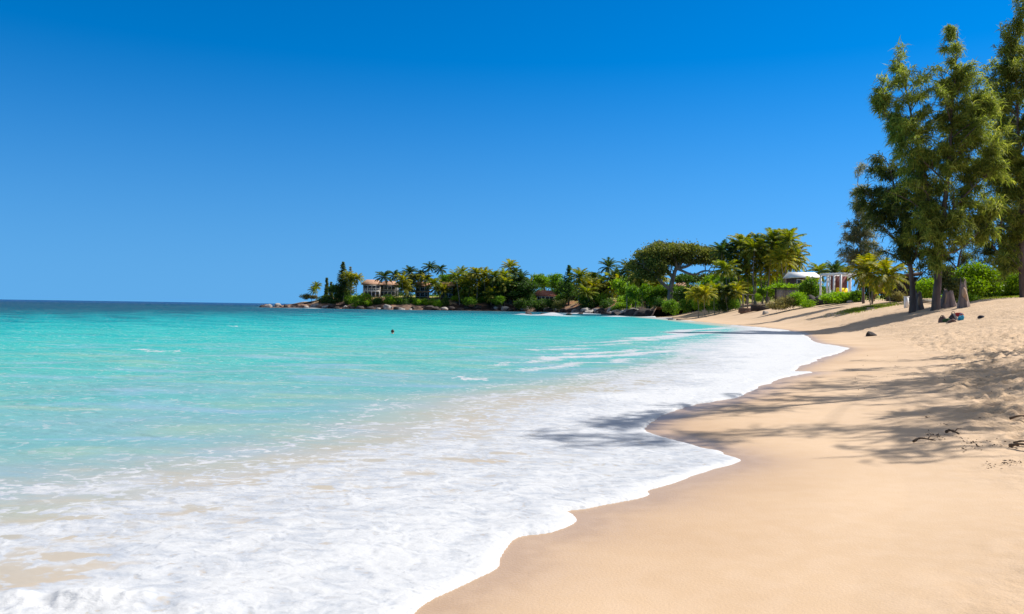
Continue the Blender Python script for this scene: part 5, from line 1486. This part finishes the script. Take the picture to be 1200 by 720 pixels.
# ------------------------------------------------------------------ swimmer
def swimmer():
    import bmesh
    p = W(460, 392.5, 44.5)
    r = empty('person', (p[0], p[1], -.045), math.radians(188)); r.scale = (.85,) * 3; tag(r, 'swimmer with dark hair and bare shoulders, head above the turquoise water', 'person')
    J = {'pel': (-.05, .62, -.34), 'bel': (-.02, .40, -.22), 'che': (0, .16, -.10), 'nck': (0, .02, .03), 'jaw': (0, -.04, .09), 'hed': (0, -.05, .19), 'crn': (0, -.02, .27),
         'sL': (.19, .13, .0), 'eL': (.42, -.05, -.05), 'wL': (.62, -.24, -.04), 'hL': (.70, -.33, -.05), 'sR': (-.19, .13, .0), 'eR': (-.40, .04, -.12), 'wR': (-.50, -.18, -.14), 'hR': (-.50, -.28, -.16),
         'tL': (.1, .70, -.36), 'kL': (.14, 1.08, -.42), 'aL': (.12, 1.48, -.5), 'fL': (.12, 1.62, -.58), 'tR': (-.14, .70, -.36), 'kR': (-.2, 1.08, -.5), 'aR': (-.18, 1.46, -.42), 'fR': (-.18, 1.62, -.46)}
    Rr = {'pel': .15, 'bel': .13, 'che': .15, 'nck': .06, 'jaw': .075, 'hed': .098, 'crn': .075, 'sL': .075, 'eL': .045, 'wL': .03, 'hL': .03, 'sR': .075, 'eR': .045, 'wR': .03, 'hR': .03,
          'tL': .09, 'kL': .06, 'aL': .038, 'fL': .03, 'tR': .09, 'kR': .06, 'aR': .038, 'fR': .03}
    E = [('pel', 'bel'), ('bel', 'che'), ('che', 'nck'), ('nck', 'jaw'), ('jaw', 'hed'), ('hed', 'crn'), ('che', 'sL'), ('sL', 'eL'), ('eL', 'wL'), ('wL', 'hL'), ('che', 'sR'), ('sR', 'eR'), ('eR', 'wR'), ('wR', 'hR'),
         ('pel', 'tL'), ('tL', 'kL'), ('kL', 'aL'), ('aL', 'fL'), ('pel', 'tR'), ('tR', 'kR'), ('kR', 'aR'), ('aR', 'fR')]
    for s, h in ((1, 'hL'), (-1, 'hR')):                  # five fingers per hand
        hx_ = np.array(J[h])
        for k in range(5):
            a = np.array((.03 * (k - 2), -.045 if k else -.01, .0)); a2 = a + np.array((.012 * (k - 2), -.05 + .008 * abs(k - 2), -.012))
            if k == 0: a, a2 = np.array((-.045 * s, .0, 0)), np.array((-.075 * s, -.035, 0))
            J[h + str(k)] = tuple(hx_ + a); J[h + str(k) + 'b'] = tuple(hx_ + a2)
            Rr[h + str(k)] = .0095; Rr[h + str(k) + 'b'] = .008
            E += [(h, h + str(k)), (h + str(k), h + str(k) + 'b')]
    names = list(J)
    me = bpy.data.meshes.new('body')
    me.from_pydata([J[n_] for n_ in names], [(names.index(a), names.index(b)) for a, b in E], [])
    o = bpy.data.objects.new('body', me); col.objects.link(o); o.parent = r
    sk = o.modifiers.new('skin', 'SKIN')
    for i, n_ in enumerate(names):
        me.skin_vertices[0].data[i].radius = (Rr[n_], Rr[n_])
    me.skin_vertices[0].data[names.index('pel')].use_root = True
    ss = o.modifiers.new('sub', 'SUBSURF'); ss.levels = 2; ss.render_levels = 2
    me.materials.append(M['skin'])
    # hair cap and face
    V, F = rock_mesh(77, 3); V = unit(V)
    hv = V * np.array((.104, .112, .118)) + np.array((0, -.02, .225))
    keep = ~((V[:, 1] < -.15) & (V[:, 2] < .42)) & (V[:, 2] > -.55)
    Fk = F[keep[F].all(1)]
    mesh('hair', hv, Fk, M['hair'], r, True)
    e = MB()
    for s in (-1, 1):
        e.tube([(s * .035, -.142, .2), (s * .035, -.150, .2)], [.014, .006], 8)
    e.build('eyes', M['hair'], r)
    MB().tube([(0, -.135, .215), (0, -.158, .175), (0, -.14, .165)], [.01, .018, .012], 7).build('nose', M['skin'], r, True)
    MB().tube([(-.03, -.128, .135), (0, -.14, .132), (.03, -.128, .135)], [.005, .01, .005], 6).build('mouth', M['cloth_red'], r, True)
    for s in (-1, 1): MB().tube([(s * .1, -.03, .225), (s * .118, -.015, .2), (s * .1, -.03, .165)], [.012, .02, .012], 6).build('ear', M['skin'], r, True)
swimmer()

# ------------------------------------------------------------------ driftwood and litter on the near sand
def twig(label, pts, r0):
    P = spline(np.array(pts, float), 14)
    for q in P: q[2] = sand_z(q[0], q[1]) + q[2]
    b = P[0].copy()
    rt = empty('driftwood_twig', b); tag(rt, label, 'twig')
    rr = r0 * np.linspace(1, .45, 14) * (1 + .2 * rng.normal(size=14))
    MB().tube(P - b, np.abs(rr), 7).build('stick', M['twig'], rt, True)
    i = 8
    MB().tube([P[i] - b, P[i] - b + np.array((.06, .05, .03)), P[i] - b + np.array((.14, .10, .02))], [r0 * .5, r0 * .35, r0 * .15], 6).build('side_shoot', M['twig'], rt, True)
def gp(u, v, z): 
    q = G(u, v, z); z = sand_z(q[0], q[1]); q = G(u, v, z); return q[0], q[1]
def tw(label, a, b, r0, sag=.03):
    x0, y0 = gp(*a, .3); x1, y1 = gp(*b, .3)
    twig(label, [(x0, y0, .02), ((x0 * 2 + x1) / 3, (y0 * 2 + y1) / 3 + sag, .05), ((x0 + x1 * 2) / 3, (y0 + y1 * 2) / 3 - sag, .04), (x1, y1, .02)], r0)
tw('dark bent twig at the right edge of the near sand, above the other twigs', (1183, 494), (1225, 489), .016)
tw('thickest dark driftwood stick at the right edge of the near sand', (1183, 527.5), (1230, 533), .02)
tw('thin curved twig lying just behind the thickest stick', (1188, 524), (1228, 529), .014)
tw('short dark stick in place of the shadow in the scuffed hollow of the near sand', (1108, 512), (1124, 514), .018, .02)  # dark stick added where the hollow holds only shadow
tw('thin brown twig in front of the scuffed hollow', (1070, 523), (1096, 521.5), .014, .02)
g = np.random.default_rng(66)
C = []
for (a, b, n, sp) in (((1150, 550), (1200, 544), 46, 2.2), ((1120, 520), (1200, 527), 60, 3.0), ((1085, 514), (1108, 518), 40, 2.5), ((1085, 490), (1200, 470), 90, 12), ((1000, 440), (1200, 425), 150, 12), ((1130, 530), (1146, 529), 14, 1.5)):
    for _ in range(n):
        t_ = g.random()
        u, v = a[0] + (b[0] - a[0]) * t_ + g.normal() * 2, a[1] + (b[1] - a[1]) * t_ + g.normal() * sp
        x, y = gp(u, v, .3); C.append((x, y, sand_z(x, y) + .012))
C = np.array(C)
D = unit(np.column_stack((g.normal(size=(len(C), 2)), g.normal(size=len(C)) * .25)))
V, F = leaf_quads(C, D, g.uniform(.012, .05, len(C)), g.uniform(.006, .018, len(C)), g)
tag(mesh('leaf_litter', V, F, M['twig']), 'scattered dry leaf litter and seaweed crumbs on the near sand', 'litter', kind='stuff')
